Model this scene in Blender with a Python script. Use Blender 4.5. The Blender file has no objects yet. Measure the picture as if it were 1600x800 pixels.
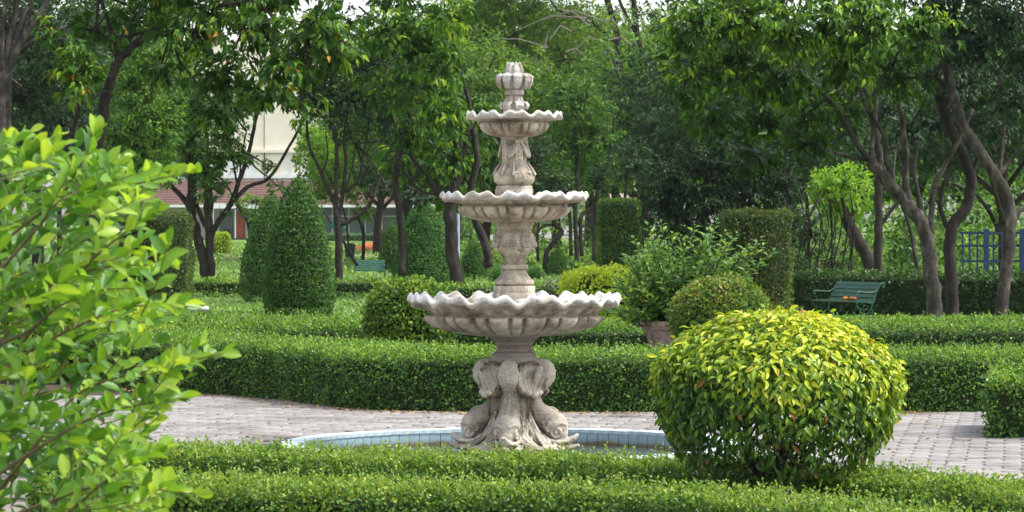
import bpy, bmesh, math, random
import numpy as np
from mathutils import Vector, Matrix, Quaternion
random.seed(7)
RNG = np.random.default_rng(7)
SC = bpy.context.scene
C = SC.collection
R = math.radians
PI = math.pi

# ------------------------------------------------------------------ camera
F, HOR, HC = 5000.0, 345.0, 1.65          # focal length in photo pixels, horizon row, eye height
def P(px, py, d):
    return Vector(((px - 800) * d / F, d, HC - (py - HOR) * d / F))
def GX(px, d): return (px - 800) * d / F
cam_d = bpy.data.cameras.new('camera'); cam = bpy.data.objects.new('camera', cam_d); C.objects.link(cam)
cam.location = (0, 0, HC); cam.rotation_euler = (R(90), 0, 0)
cam_d.sensor_width = 36; cam_d.lens = F / 1600 * 36; cam_d.shift_y = -(400 - HOR) / 1600
cam_d.clip_start = 0.5; cam_d.clip_end = 4000
cam_d.dof.use_dof = True; cam_d.dof.focus_distance = 22.6; cam_d.dof.aperture_fstop = 20
SC.camera = cam
# ------------------------------------------------------------------ light
SUN_EL, SUN_AZ = R(55), R(98)              # azimuth clockwise from the viewing direction (+Y)
w = bpy.data.worlds.new("World"); SC.world = w; w.use_nodes = True
wn = w.node_tree.nodes; wl = w.node_tree.links
bg = wn['Background']
sky = wn.new('ShaderNodeTexSky'); sky.sky_type = 'NISHITA'; sky.sun_disc = False
sky.sun_elevation = SUN_EL; sky.sun_rotation = SUN_AZ; sky.air_density = 1.0; sky.dust_density = 2.0; sky.ozone_density = 1.0
hs = wn.new('ShaderNodeHueSaturation'); hs.inputs['Saturation'].default_value = 0.35
wl.new(sky.outputs[0], hs.inputs['Color']); wl.new(hs.outputs[0], bg.inputs[0]); bg.inputs[1].default_value = 0.15
sd = bpy.data.lights.new('sun', 'SUN'); sun = bpy.data.objects.new('sun', sd); C.objects.link(sun)
sd.energy = 1.75; sd.angle = R(12); sd.color = (1, 0.96, 0.88)
sv = Vector((math.sin(SUN_AZ) * math.cos(SUN_EL), math.cos(SUN_AZ) * math.cos(SUN_EL), math.sin(SUN_EL)))
sun.rotation_euler = sv.to_track_quat('Z', 'Y').to_euler(); sun.location = (0, 0, 60)
vs = SC.view_settings; vs.view_transform = 'Standard'; vs.look = 'None'; vs.exposure = 1.3; vs.gamma = 1; vs.use_curve_mapping = False
SC.cycles.use_denoising = True; SC.cycles.max_bounces = 6; SC.cycles.transmission_bounces = 4; SC.cycles.diffuse_bounces = 4
SC.cycles.use_adaptive_sampling = True; SC.cycles.adaptive_threshold = 0.02

# ------------------------------------------------------------------ helpers
def link(o, parent=None):
    C.objects.link(o)
    if parent is not None: o.parent = parent
    return o
def tag(o, label=None, cat=None, group=None, kind=None):
    if label: o['label'] = label
    if cat: o['category'] = cat
    if group: o['group'] = group
    if kind: o['kind'] = kind
    return o
def empty(name, loc=(0, 0, 0), rz=0):
    o = bpy.data.objects.new(name, None); C.objects.link(o); o.location = loc; o.rotation_euler = (0, 0, rz)
    o.empty_display_size = 0.2
    return o
def np_mesh(name, V, faces_flat, nper, attr=None, smooth=False):
    """V (n,3); faces_flat flat vertex indices; nper vertices per face (int)"""
    me = bpy.data.meshes.new(name)
    V = np.asarray(V, dtype=np.float32); fl = np.asarray(faces_flat, dtype=np.int32).ravel()
    nf = len(fl) // nper
    me.vertices.add(len(V)); me.vertices.foreach_set('co', V.ravel())
    me.loops.add(len(fl)); me.loops.foreach_set('vertex_index', fl)
    me.polygons.add(nf); me.polygons.foreach_set('loop_start', np.arange(0, nf * nper, nper, dtype=np.int32))
    me.polygons.foreach_set('use_smooth', np.full(nf, smooth))
    me.update(calc_edges=True)
    if attr is not None:
        a = me.attributes.new('tint', 'FLOAT', 'POINT'); a.data.foreach_set('value', np.asarray(attr, dtype=np.float32))
    return me
def obj(name, me, mat, parent=None):
    o = bpy.data.objects.new(name, me)
    if mat is not None and len(me.materials) == 0: me.materials.append(mat)
    return link(o, parent)
class MB:
    """collects shapes, gives one mesh"""
    def __init__(s): s.V = []; s.Fc = []
    def add(s, V, Fc):
        b = len(s.V); s.V += [tuple(v) for v in V]; s.Fc += [tuple(i + b for i in f) for f in Fc]
    def box(s, c, size, M=None):
        x, y, z = size[0] / 2, size[1] / 2, size[2] / 2
        V = [Vector((a * x, b * y, d * z)) for a in (-1, 1) for b in (-1, 1) for d in (-1, 1)]
        if M is not None: V = [M @ v for v in V]
        V = [v + Vector(c) for v in V]
        s.add(V, [(0, 1, 3, 2), (4, 6, 7, 5), (0, 4, 5, 1), (2, 3, 7, 6), (0, 2, 6, 4), (1, 5, 7, 3)])
    def tube(s, pts, radii, n=8, flat=1.0, cap=True, up=None):
        """sweep; flat = ratio of second radius"""
        pts = [Vector(p) for p in pts]; V = []; m = len(pts)
        ref = Vector(up) if up is not None else Vector((0.13, -0.9, 0.31))
        for i, p in enumerate(pts):
            t = (pts[min(i + 1, m - 1)] - pts[max(i - 1, 0)])
            if t.length < 1e-9: t = Vector((0, 0, 1))
            t.normalize(); a = t.cross(ref)
            if a.length < 1e-3: a = t.cross(Vector((1, 0, 0)))
            a.normalize(); b = a.cross(t)
            for k in range(n):
                an = 2 * PI * k / n
                V.append(p + a * math.cos(an) * radii[i] + b * math.sin(an) * radii[i] * flat)
        Fc = []
        for i in range(m - 1):
            for k in range(n):
                k2 = (k + 1) % n
                Fc.append((i * n + k, i * n + k2, (i + 1) * n + k2, (i + 1) * n + k))
        if cap:
            Fc.append(tuple(range(n - 1, -1, -1))); Fc.append(tuple((m - 1) * n + k for k in range(n)))
        s.add(V, Fc)
    def ell(s, c, r, nu=16, nv=10, M=None):
        V = []; Fc = []
        c = Vector(c)
        for j in range(nv + 1):
            ph = PI * j / nv
            for i in range(nu):
                th = 2 * PI * i / nu
                v = Vector((r[0] * math.sin(ph) * math.cos(th), r[1] * math.sin(ph) * math.sin(th), r[2] * math.cos(ph)))
                if M is not None: v = M @ v
                V.append(c + v)
        for j in range(nv):
            for i in range(nu):
                i2 = (i + 1) % nu
                Fc.append((j * nu + i, (j + 1) * nu + i, (j + 1) * nu + i2, j * nu + i2))
        s.add(V, Fc)
    def rev(s, prof, n=48, fn=None, c=(0, 0, 0)):
        """prof list of (r,z); fn(theta,i,r,z)->(r,z)"""
        V = []; m = len(prof)
        for i, (r, z) in enumerate(prof):
            for k in range(n):
                th = 2 * PI * k / n
                r2, z2 = fn(th, i, r, z) if fn else (r, z)
                V.append((c[0] + r2 * math.cos(th), c[1] + r2 * math.sin(th), c[2] + z2))
        Fc = []
        for i in range(m - 1):
            for k in range(n):
                k2 = (k + 1) % n
                Fc.append((i * n + k, i * n + k2, (i + 1) * n + k2, (i + 1) * n + k))
        Fc.append(tuple(range(n - 1, -1, -1))); Fc.append(tuple((m - 1) * n + k for k in range(n)))
        s.add(V, Fc)
    def mesh(s, name, smooth=False):
        me = bpy.data.meshes.new(name); me.from_pydata(s.V, [], s.Fc); me.validate()
        if smooth: me.polygons.foreach_set('use_smooth', [True] * len(me.polygons))
        me.update(); return me
    def build(s, name, mat, parent=None, smooth=False, bevel=0, remesh=0, smooth_it=2):
        me = s.mesh(name, smooth)
        if bevel or remesh:
            t = bpy.data.objects.new('tmp', me); C.objects.link(t)
            if bevel:
                m = t.modifiers.new('b', 'BEVEL'); m.width = bevel; m.segments = 2; m.limit_method = 'ANGLE'; m.angle_limit = R(35)
            if remesh:
                m = t.modifiers.new('r', 'REMESH'); m.mode = 'VOXEL'; m.voxel_size = remesh; m.use_smooth_shade = True
                if smooth_it:
                    m = t.modifiers.new('s', 'SMOOTH'); m.iterations = smooth_it; m.factor = 0.5
            dg = bpy.context.evaluated_depsgraph_get(); me2 = bpy.data.meshes.new_from_object(t.evaluated_get(dg))
            bpy.data.objects.remove(t); bpy.data.meshes.remove(me); me = me2; me.name = name
        return obj(name, me, mat, parent)
def copy_tree(o, parent=None):
    c = o.copy(); C.objects.link(c)
    if parent is not None: c.parent = parent
    for ch in [x for x in C.objects if x.parent == o]: copy_tree(ch, c)
    return c

# ------------------------------------------------------------------ materials
def new_mat(name):
    m = bpy.data.materials.new(name); m.use_nodes = True
    return m, m.node_tree.nodes, m.node_tree.links, m.node_tree.nodes['Principled BSDF']
def ramp(nodes, stops):
    r = nodes.new('ShaderNodeValToRGB'); e = r.color_ramp.elements
    while len(e) > 1: e.remove(e[-1])
    e[0].position = stops[0][0]; e[0].color = (*stops[0][1], 1)
    for p, c in stops[1:]:
        k = e.new(p); k.color = (*c, 1)
    return r
def leaf_mat(name, stops, rough=0.42, trans=0.3, spec=0.45, tcol=1.5):
    spec *= .8
    m, n, l, b = new_mat(name)
    at = n.new('ShaderNodeAttribute'); at.attribute_name = 'tint'
    r = ramp(n, stops); l.new(at.outputs['Fac'], r.inputs[0])
    l.new(r.outputs[0], b.inputs['Base Color'])
    b.inputs['Roughness'].default_value = rough; b.inputs['Specular IOR Level'].default_value = spec
    tr = n.new('ShaderNodeBsdfTranslucent'); mu = n.new('ShaderNodeMixRGB'); mu.blend_type = 'MULTIPLY'; mu.inputs[0].default_value = 1
    mu.inputs[2].default_value = (tcol * 1.05, tcol, 0.6, 1); l.new(r.outputs[0], mu.inputs[1]); l.new(mu.outputs[0], tr.inputs[0])
    mx = n.new('ShaderNodeMixShader'); mx.inputs[0].default_value = trans
    l.new(b.outputs[0], mx.inputs[1]); l.new(tr.outputs[0], mx.inputs[2]); l.new(mx.outputs[0], n['Material Output'].inputs[0])
    return m
def noise_mat(name, stops, scale=5, rough=0.8, bump=0.0, bscale=None, detail=6, coord='Object', spec=0.3, stretch=None, metal=0):
    m, n, l, b = new_mat(name)
    tc = n.new('ShaderNodeTexCoord'); src = tc.outputs[coord]
    if stretch:
        mp = n.new('ShaderNodeMapping'); mp.inputs['Scale'].default_value = stretch; l.new(src, mp.inputs[0]); src = mp.outputs[0]
    t = n.new('ShaderNodeTexNoise'); t.inputs['Scale'].default_value = scale; t.inputs['Detail'].default_value = detail; t.inputs['Roughness'].default_value = 0.65
    l.new(src, t.inputs[0]); r = ramp(n, stops); l.new(t.outputs['Fac'], r.inputs[0]); l.new(r.outputs[0], b.inputs['Base Color'])
    b.inputs['Roughness'].default_value = rough; b.inputs['Specular IOR Level'].default_value = spec; b.inputs['Metallic'].default_value = metal
    if bump:
        t2 = n.new('ShaderNodeTexNoise'); t2.inputs['Scale'].default_value = bscale or scale * 4; t2.inputs['Detail'].default_value = 5
        l.new(src, t2.inputs[0]); bp = n.new('ShaderNodeBump'); bp.inputs['Strength'].default_value = bump; bp.inputs['Distance'].default_value = 0.02
        l.new(t2.outputs['Fac'], bp.inputs['Height']); l.new(bp.outputs[0], b.inputs['Normal'])
    return m
# foliage (tint 0 = old dark leaf, 1 = fresh shoot; also carries painted light in places)
M_hedge = leaf_mat('small_hedge_leaf', [(0, (.018, .060, .010)), (.5, (.052, .145, .020)), (.85, (.14, .28, .035)), (1, (.28, .40, .06))])
M_hedge_n = leaf_mat('fresh_hedge_leaf', [(0, (.03, .085, .012)), (.5, (.085, .19, .025)), (.85, (.19, .32, .04)), (1, (.36, .44, .08))])
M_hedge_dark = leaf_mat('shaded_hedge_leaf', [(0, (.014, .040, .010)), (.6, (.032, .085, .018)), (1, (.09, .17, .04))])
M_cone = leaf_mat('topiary_leaf', [(0, (.022, .070, .012)), (.5, (.055, .150, .024)), (1, (.14, .29, .045))])
M_cone_far = leaf_mat('bright_topiary_leaf', [(0, (.026, .09, .018)), (.5, (.062, .19, .036)), (1, (.14, .32, .06))])
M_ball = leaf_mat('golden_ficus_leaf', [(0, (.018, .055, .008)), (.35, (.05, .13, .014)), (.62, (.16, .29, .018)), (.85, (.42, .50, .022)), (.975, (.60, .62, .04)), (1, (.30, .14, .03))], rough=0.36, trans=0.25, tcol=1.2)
M_shrub = leaf_mat('fresh_shrub_leaf', [(0, (.03, .10, .018)), (.45, (.075, .20, .025)), (.8, (.19, .35, .035)), (1, (.38, .52, .07))], rough=0.36, trans=0.38)
M_mango = leaf_mat('drooping_tree_leaf', [(0, (.014, .045, .006)), (.5, (.046, .125, .012)), (.85, (.16, .30, .026)), (.99, (.30, .42, .03)), (1, (.48, .24, .02))], rough=0.45, trans=0.35, spec=.28)
M_canopy = leaf_mat('canopy_tree_leaf', [(0, (.013, .042, .006)), (.5, (.042, .115, .012)), (.85, (.15, .30, .026)), (1, (.38, .50, .04))], rough=0.45, trans=0.4, spec=.28)
M_small = leaf_mat('fine_tree_leaf', [(0, (.028, .075, .014)), (.5, (.068, .155, .022)), (1, (.18, .33, .045))], spec=.28)
M_bright = leaf_mat('bright_tree_leaf', [(0, (.09, .20, .018)), (.5, (.19, .36, .025)), (1, (.36, .52, .05))], trans=0.45)
M_dark = leaf_mat('dark_tree_leaf', [(0, (.009, .026, .010)), (.6, (.022, .055, .020)), (1, (.055, .125, .032))], trans=0.25, spec=.28)
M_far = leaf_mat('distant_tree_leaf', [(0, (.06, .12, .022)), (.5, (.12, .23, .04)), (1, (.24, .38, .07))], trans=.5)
M_yellow = leaf_mat('yellow_green_leaf', [(0, (.10, .20, .012)), (.5, (.32, .46, .02)), (1, (.48, .56, .05))])
M_grey = leaf_mat('grey_green_leaf', [(0, (.035, .07, .03)), (.6, (.10, .16, .075)), (1, (.30, .38, .22))])
M_brownish = leaf_mat('bronze_green_leaf', [(0, (.03, .055, .012)), (.5, (.07, .12, .02)), (.8, (.14, .19, .04)), (1, (.22, .11, .05))])
M_round = leaf_mat('round_shrub_leaf', [(0, (.022, .065, .010)), (.45, (.06, .145, .018)), (.8, (.18, .30, .03)), (1, (.36, .46, .06))])
M_dome = leaf_mat('dome_leaf', [(0, (.035, .085, .014)), (.45, (.08, .17, .022)), (.8, (.20, .29, .04)), (.95, (.36, .40, .10)), (1, (.30, .16, .07))])
M_cover = leaf_mat('ground_cover_leaf', [(0, (.05, .11, .025)), (.5, (.12, .23, .045)), (.9, (.24, .38, .08)), (1, (.42, .48, .28))], trans=.35)
M_flower = leaf_mat('orange_flower', [(0, (.20, .28, .05)), (.4, (.55, .22, .08)), (1, (.80, .32, .20))])
M_litter = leaf_mat('dry_leaf', [(0, (.12, .055, .02)), (.6, (.30, .15, .05)), (1, (.50, .36, .10))], trans=.1)
M_core = noise_mat('dense_twigs', [(.3, (.010, .020, .006)), (.7, (.028, .040, .012))], 30, .95)
M_bark = noise_mat('dark_bark', [(.3, (.013, .010, .009)), (.55, (.033, .026, .022)), (.75, (.085, .070, .060))], 9, .9, .9, 22, stretch=(1, 1, .35))
M_bark_pale = noise_mat('grey_bark', [(.3, (.018, .015, .012)), (.48, (.045, .037, .032)), (.62, (.11, .095, .082)), (.74, (.27, .25, .22))], 7, .9, 1.0, 26, stretch=(1, 1, .5))
M_twig = noise_mat('brown_twig', [(.3, (.10, .07, .035)), (.7, (.22, .17, .08))], 20, .8)
M_twig_pale = noise_mat('bare_grey_twig', [(.3, (.16, .13, .11)), (.7, (.30, .26, .23))], 20, .8)

def stone_mat(name, base, light, dark, toplight_wear_attr=True):
    m, n, l, b = new_mat(name)
    tc = n.new('ShaderNodeTexCoord')
    t1 = n.new('ShaderNodeTexNoise'); t1.inputs['Scale'].default_value = 5; t1.inputs['Detail'].default_value = 8; t1.inputs['Roughness'].default_value = .7
    t2 = n.new('ShaderNodeTexNoise'); t2.inputs['Scale'].default_value = 70; t2.inputs['Detail'].default_value = 4
    mp = n.new('ShaderNodeMapping'); mp.inputs['Scale'].default_value = (16, 16, 2.2)
    t3 = n.new('ShaderNodeTexNoise'); t3.inputs['Scale'].default_value = 1.0; t3.inputs['Detail'].default_value = 5
    l.new(tc.outputs['Object'], t1.inputs[0]); l.new(tc.outputs['Object'], t2.inputs[0]); l.new(tc.outputs['Object'], mp.inputs[0]); l.new(mp.outputs[0], t3.inputs[0])
    r1 = ramp(n, [(.36, dark), (.5, base), (.64, light)]); l.new(t1.outputs['Fac'], r1.inputs[0])
    # rim tops: light from above and weathered crust put into colour; dark algal streaks
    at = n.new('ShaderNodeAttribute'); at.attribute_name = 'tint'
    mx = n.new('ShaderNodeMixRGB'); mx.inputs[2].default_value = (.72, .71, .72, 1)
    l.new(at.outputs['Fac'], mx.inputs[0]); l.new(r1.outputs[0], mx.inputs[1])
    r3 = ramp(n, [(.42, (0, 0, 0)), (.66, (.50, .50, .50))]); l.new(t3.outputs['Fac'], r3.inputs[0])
    at2 = n.new('ShaderNodeAttribute'); at2.attribute_name = 'algae_shade'
    ml = n.new('ShaderNodeMath'); ml.operation = 'MULTIPLY'; l.new(r3.outputs[0], ml.inputs[0]); l.new(at2.outputs['Fac'], ml.inputs[1])
    ad = n.new('ShaderNodeMath'); ad.operation = 'ADD'; ad.use_clamp = True
    r4 = ramp(n, [(.60, (0, 0, 0)), (.74, (.4, .4, .4))]); t4 = n.new('ShaderNodeTexNoise'); t4.inputs['Scale'].default_value = 19; t4.inputs['Detail'].default_value = 7
    l.new(tc.outputs['Object'], t4.inputs[0]); l.new(t4.outputs['Fac'], r4.inputs[0])
    l.new(ml.outputs[0], ad.inputs[0]); l.new(r4.outputs[0], ad.inputs[1])
    m2 = n.new('ShaderNodeMixRGB'); m2.inputs[2].default_value = (.085, .072, .055, 1); l.new(ad.outputs[0], m2.inputs[0]); l.new(mx.outputs[0], m2.inputs[1])
    # speckle
    r5 = ramp(n, [(.34, (.80, .79, .77)), (.62, (1.08, 1.08, 1.08))]); l.new(t2.outputs['Fac'], r5.inputs[0])
    m3 = n.new('ShaderNodeMixRGB'); m3.blend_type = 'MULTIPLY'; m3.inputs[0].default_value = 1; l.new(m2.outputs[0], m3.inputs[1]); l.new(r5.outputs[0], m3.inputs[2])
    gp = n.new('ShaderNodeNewGeometry')            # darker in the hollows, paler along raised edges
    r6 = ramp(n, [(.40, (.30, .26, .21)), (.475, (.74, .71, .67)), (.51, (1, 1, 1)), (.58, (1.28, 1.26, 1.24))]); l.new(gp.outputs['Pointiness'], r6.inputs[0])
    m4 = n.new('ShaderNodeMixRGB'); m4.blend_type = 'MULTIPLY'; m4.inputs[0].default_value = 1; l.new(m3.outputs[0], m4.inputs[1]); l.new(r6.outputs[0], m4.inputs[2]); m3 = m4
    l.new(m3.outputs[0], b.inputs['Base Color']); b.inputs['Roughness'].default_value = .88; b.inputs['Specular IOR Level'].default_value = .2
    bp = n.new('ShaderNodeBump'); bp.inputs['Strength'].default_value = .45; bp.inputs['Distance'].default_value = .006
    sm = n.new('ShaderNodeMath'); sm.operation = 'ADD'; l.new(t2.outputs['Fac'], sm.inputs[0]); l.new(t4.outputs['Fac'], sm.inputs[1])
    l.new(sm.outputs[0], bp.inputs['Height']); l.new(bp.outputs[0], b.inputs['Normal'])
    return m
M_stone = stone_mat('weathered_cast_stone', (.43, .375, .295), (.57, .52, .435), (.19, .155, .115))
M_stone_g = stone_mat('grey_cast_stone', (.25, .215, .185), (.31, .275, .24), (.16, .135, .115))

# ------------------------------------------------------------------ foliage engine
def unit(v):
    return v / np.maximum(np.linalg.norm(v, axis=-1, keepdims=True), 1e-9)
def wob(Pn, scale, seed, octs=3):
    rg = np.random.default_rng(seed); out = np.zeros(len(Pn)); amp = 1.0
    for o in range(octs):
        for k in range(3):
            d = unit(rg.normal(size=3)); out += amp / 3 * np.sin((Pn @ d) * scale * 6.28 + rg.uniform(0, 6.28) + 1.3 * np.sin((Pn @ unit(rg.normal(size=3))) * scale * 4.1))
        amp *= .55; scale *= 2.1
    return out
TEMPL = {  # x along the leaf, y across, z up
 'quad': (np.array([[0, 0, 0], [.5, -.5, .10], [1, 0, 0], [.5, .5, .10]]), np.array([[0, 1, 2], [0, 2, 3]])),
 'leaf': (np.array([[0, 0, 0], [.42, -.5, .10], [.45, 0, 0.02], [.42, .5, .10], [1, 0, -.16]]), np.array([[0, 1, 2], [0, 2, 3], [1, 4, 2], [2, 4, 3]])),
 'fine': (np.array([[0, 0, 0], [.22, -.36, .10], [.22, .36, .10], [.30, 0, .05], [.55, -.5, .13], [.55, .5, .13], [.60, 0, .05], [.84, -.26, .03], [.84, .26, .03], [1.0, 0, -.14]]),
          np.array([[0, 1, 3], [0, 3, 2], [1, 4, 3], [3, 4, 6], [3, 6, 5], [3, 5, 2], [4, 7, 6], [6, 7, 9], [6, 9, 8], [6, 8, 5]])),
}
def leaves_arrays(Pn, D, N, L, W, tint, kind):
    T, Fc = TEMPL[kind]; n = len(Pn)
    D = unit(D); N = N - (N * D).sum(1, keepdims=True) * D; N = unit(N); B = np.cross(N, D)
    L = np.broadcast_to(L, (n,)); W = np.broadcast_to(W, (n,))
    V = (Pn[:, None, :] + D[:, None, :] * (T[None, :, 0:1] * L[:, None, None]) + B[:, None, :] * (T[None, :, 1:2] * W[:, None, None]) + N[:, None, :] * (T[None, :, 2:3] * L[:, None, None]))
    k = len(T); fl = (Fc[None] + (np.arange(n) * k)[:, None, None]).reshape(-1)
    return V.reshape(-1, 3), fl, np.repeat(np.clip(tint, 0, 1), k)
def leaf_mesh(name, Pn, D, N, L, W, tint, kind='quad'):
    V, fl, a = leaves_arrays(Pn, D, N, L, W, tint, kind)
    return np_mesh(name, V, fl, 3, a)
def merge_leaf(name, chunks):
    Vs, Fs, As = [], [], []; b = 0
    for V, fl, a in chunks:
        Vs.append(V); Fs.append(fl + b); As.append(a); b += len(V)
    return np_mesh(name, np.concatenate(Vs), np.concatenate(Fs), 3, np.concatenate(As))

def surf_leaves(Pn, Nn, L, seed, kind='quad', rnd=.75, depth=.05, lump=.03, lscale=1.5, updir=.25, tint0=.42, tvar=.27, top=.22, wr=.62):
    """leaves sitting on a clipped surface"""
    rg = np.random.default_rng(seed); n = len(Pn)
    lp = wob(Pn, lscale, seed)
    Pn = Pn + Nn * (lp * lump - (rg.random(n) ** 1.6) * depth + rg.random(n)**6 * depth * .7)[:, None]
    N = unit(Nn + rg.normal(size=(n, 3)) * rnd * .6 + np.array([0, 0, .25]))
    D = rg.normal(size=(n, 3)) + Nn * .5 + np.array([0, 0, updir])
    l = L * rg.uniform(.7, 1.3, n)
    t = tint0 + rg.normal(size=n) * tvar + .15 * wob(Pn, lscale * 1.7, seed + 5) + .12 * wob(Pn, .35, seed + 8) + top * np.clip(Nn[:, 2], 0, 1) * rg.random(n)
    return leaves_arrays(Pn, D, N, l, l * wr, t, kind)

def poly_path(pts, n):
    pts = np.array(pts, float); seg = np.linalg.norm(np.diff(pts, axis=0), axis=1); s = np.concatenate([[0], np.cumsum(seg)])
    return s, pts
def smooth_path(pts, k=12):
    """Catmull-Rom through 2D points"""
    p = [np.array(q, float) for q in pts]; p = [2 * p[0] - p[1]] + p + [2 * p[-1] - p[-2]]; out = []
    for i in range(1, len(p) - 2):
        for j in range(k):
            t = j / k
            out.append(.5 * ((2 * p[i]) + (-p[i - 1] + p[i + 1]) * t + (2 * p[i - 1] - 5 * p[i] + 4 * p[i + 1] - p[i + 2]) * t * t + (-p[i - 1] + 3 * p[i] - 3 * p[i + 1] + p[i + 2]) * t ** 3))
    out.append(p[-2]); return np.array(out)
def hedge(name, label, front, width, h, L, dens, mat, seed, group=None, sprigs=0, top=.3, lump=.03, tint0=.42, back=False, gloss_tip=.0, bottom=0.0, depthf=.07, cat='hedge', lseg=None):
    """front = polyline (x,y) of the side facing the camera; the body extends to +normal (left of travel)."""
    root = empty(name); tag(root, label, cat, group)
    path = smooth_path(front); seg = np.diff(path, axis=0); sl = np.linalg.norm(seg, axis=1); s = np.concatenate([[0], np.cumsum(sl)]); tot = s[-1]
    def at(sv):
        i = np.clip(np.searchsorted(s, sv) - 1, 0, len(seg) - 1); f = ((sv - s[i]) / sl[i])[:, None]
        p = path[i] + seg[i] * f; t = seg[i] / sl[i][:, None]; nrm = np.stack([-t[:, 1], t[:, 0]], 1); return p, nrm
    rg = np.random.default_rng(seed); r = min(.07, width * .2, h * .3)
    # perimeter: front face (0..h), corner, top (0..width), back corner, back face
    segs = [('f', h - r), ('c', r * 1.57), ('t', width - 2 * r), ('d', r * 1.57), ('b', (h - r) if back else .12), ('e', 0.0)]
    tots = sum(a for _, a in segs); n = int(dens * tot * tots)
    u = rg.random(n) * tots; sv = rg.random(n) * tot; p, nr = at(sv)
    off = np.zeros(n); z = np.zeros(n); no = np.zeros(n); nz = np.zeros(n); a0 = 0
    for k, a in segs:
        m = (u >= a0) & (u < a0 + a); q = (u - a0)
        if k == 'f': off[m] = 0; z[m] = q[m]; no[m] = -1
        if k == 'c': an = q[m] / r; off[m] = r - r * np.cos(an); z[m] = h - r + r * np.sin(an); no[m] = -np.cos(an); nz[m] = np.sin(an)
        if k == 't': off[m] = r + q[m]; z[m] = h; nz[m] = 1
        if k == 'd': an = q[m] / r; off[m] = width - r + r * np.sin(an); z[m] = h - r + r * np.cos(an); no[m] = np.sin(an); nz[m] = np.cos(an)
        if k == 'b': off[m] = width; z[m] = h - r - q[m]; no[m] = 1
        a0 += a
    keep = (z > bottom + .03 * rg.random(n)) & (rg.random(n) < 1.05 - .55 * np.clip(wob(np.c_[sv, z * 1.6, off], .9, seed + 2) - .35, 0, 1))
    Pn = np.concatenate([p + nr * off[:, None], z[:, None]], 1)[keep]; Nn = np.concatenate([nr * no[:, None], nz[:, None]], 1)[keep]
    ch = [surf_leaves(Pn, Nn, L, seed, lump=lump, depth=depthf, top=top, tint0=tint0)]
    # end caps
    for e, sg in ((0.0, -1), (tot - 1e-4, 1)):
        p, nr = at(np.array([e])); t = np.array([nr[0][1], -nr[0][0]]) * sg; m = int(dens * width * h)
        o = rg.random(m) * width; zz = rg.random(m) * h
        Pe = np.concatenate([p + nr * o[:, None], zz[:, None]], 1); Ne = np.repeat(np.array([[t[0], t[1], 0]]), m, 0)
        ch.append(surf_leaves(Pe, Ne, L, seed + 9, lump=lump, depth=depthf, top=0, tint0=tint0))
    # sprigs: shoots above the clipped top
    st = MB()
    if sprigs:
        ns = int(sprigs * tot); sv = rg.random(ns) * tot; p, nr = at(sv); o = rg.random(ns) * width * .95
        base = np.concatenate([p + nr * o[:, None], np.full((ns, 1), h - .01)], 1)
        hh = (.018 + .075 * rg.random(ns) ** 3.0) * (L / .02) ** .5
        lean = rg.normal(size=(ns, 3)) * .35; lean[:, 2] = 1; lean = unit(lean)
        for j in range(7):
            f = .3 + .7 * j / 6
            q = base + lean * (hh * f)[:, None]; D = rg.normal(size=(ns, 3)) + np.array([0, 0, .8]); N = rg.normal(size=(ns, 3)) + np.array([0, -.4, 1])
            ch.append(leaves_arrays(q, D, N, L * rg.uniform(.5, .95, ns), L * .5, .72 + .25 * rg.random(ns), 'quad'))
        for i in range(0, ns):
            if hh[i] > .05: st.tube([base[i], base[i] + lean[i] * hh[i]], [.0014, .0008], 3, cap=False)
    lv = obj('foliage', merge_leaf(name + '_foliage', ch), mat, root)
    if st.V: tag(obj('shoot_stems', st.mesh('shoot_stems'), M_twig, root), kind='stuff')
    # twiggy core
    ins = depthf * .8 + .01; V = []; pp, nn = at(np.clip(s, 1e-5, tot - 1e-5)); m = len(s)
    for i in range(m):
        sh = 0
        for (o, zz) in ((ins, bottom), (ins, h - ins - .02), (ins + .03, h - ins), (width - ins - .03, h - ins), (width - ins, h - ins - .02), (width - ins, bottom)):
            q = pp[i] + nn[i] * o; V.append((q[0], q[1], zz))
    Fc = []
    for i in range(m - 1):
        for k in range(5): Fc.append((i * 6 + k, (i + 1) * 6 + k, (i + 1) * 6 + k + 1, i * 6 + k + 1))
    Fc.append(tuple(range(6))); Fc.append(tuple((m - 1) * 6 + k for k in range(5, -1, -1)))
    b = MB(); b.add(V, Fc); b.build('branches', M_core, root)
    return root

def rev_surface(prof, n, rg):
    prof = np.array(prof, float); a, b = prof[:-1], prof[1:]
    sl = np.linalg.norm(b - a, axis=1); ar = sl * (a[:, 0] + b[:, 0]) / 2 + 1e-9; cum = np.cumsum(ar) / ar.sum()
    i = np.searchsorted(cum, rg.random(n)); i = np.clip(i, 0, len(a) - 1); f = rg.random(n)
    ra, rb = a[i, 0], b[i, 0]; f = np.where(rg.random(n) < (ra + rb * 0) / np.maximum(ra + rb, 1e-9), f * 1 - 0 * f, f)
    r = ra + (rb - ra) * f; z = a[i, 1] + (b[i, 1] - a[i, 1]) * f; th = rg.random(n) * 2 * PI
    dr = b[i, 0] - a[i, 0]; dz = b[i, 1] - a[i, 1]; nr = dz / sl[i]; nz = -dr / sl[i]
    return np.stack([r * np.cos(th), r * np.sin(th), z], 1), np.stack([nr * np.cos(th), nr * np.sin(th), nz], 1)
def prof_cone(r, h, k=1.7, n=22, bell=.0):
    out = [(r * .80, 0)]
    for i in range(n + 1):
        t = i / n; rr = r * (1 - t ** (k * 1.12)) ** .66
        out.append((max(rr * (1 - .14 * (1 - min(t / .25, 1)) ** 2), .001), h * (.02 + .98 * t)))
    return out
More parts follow.
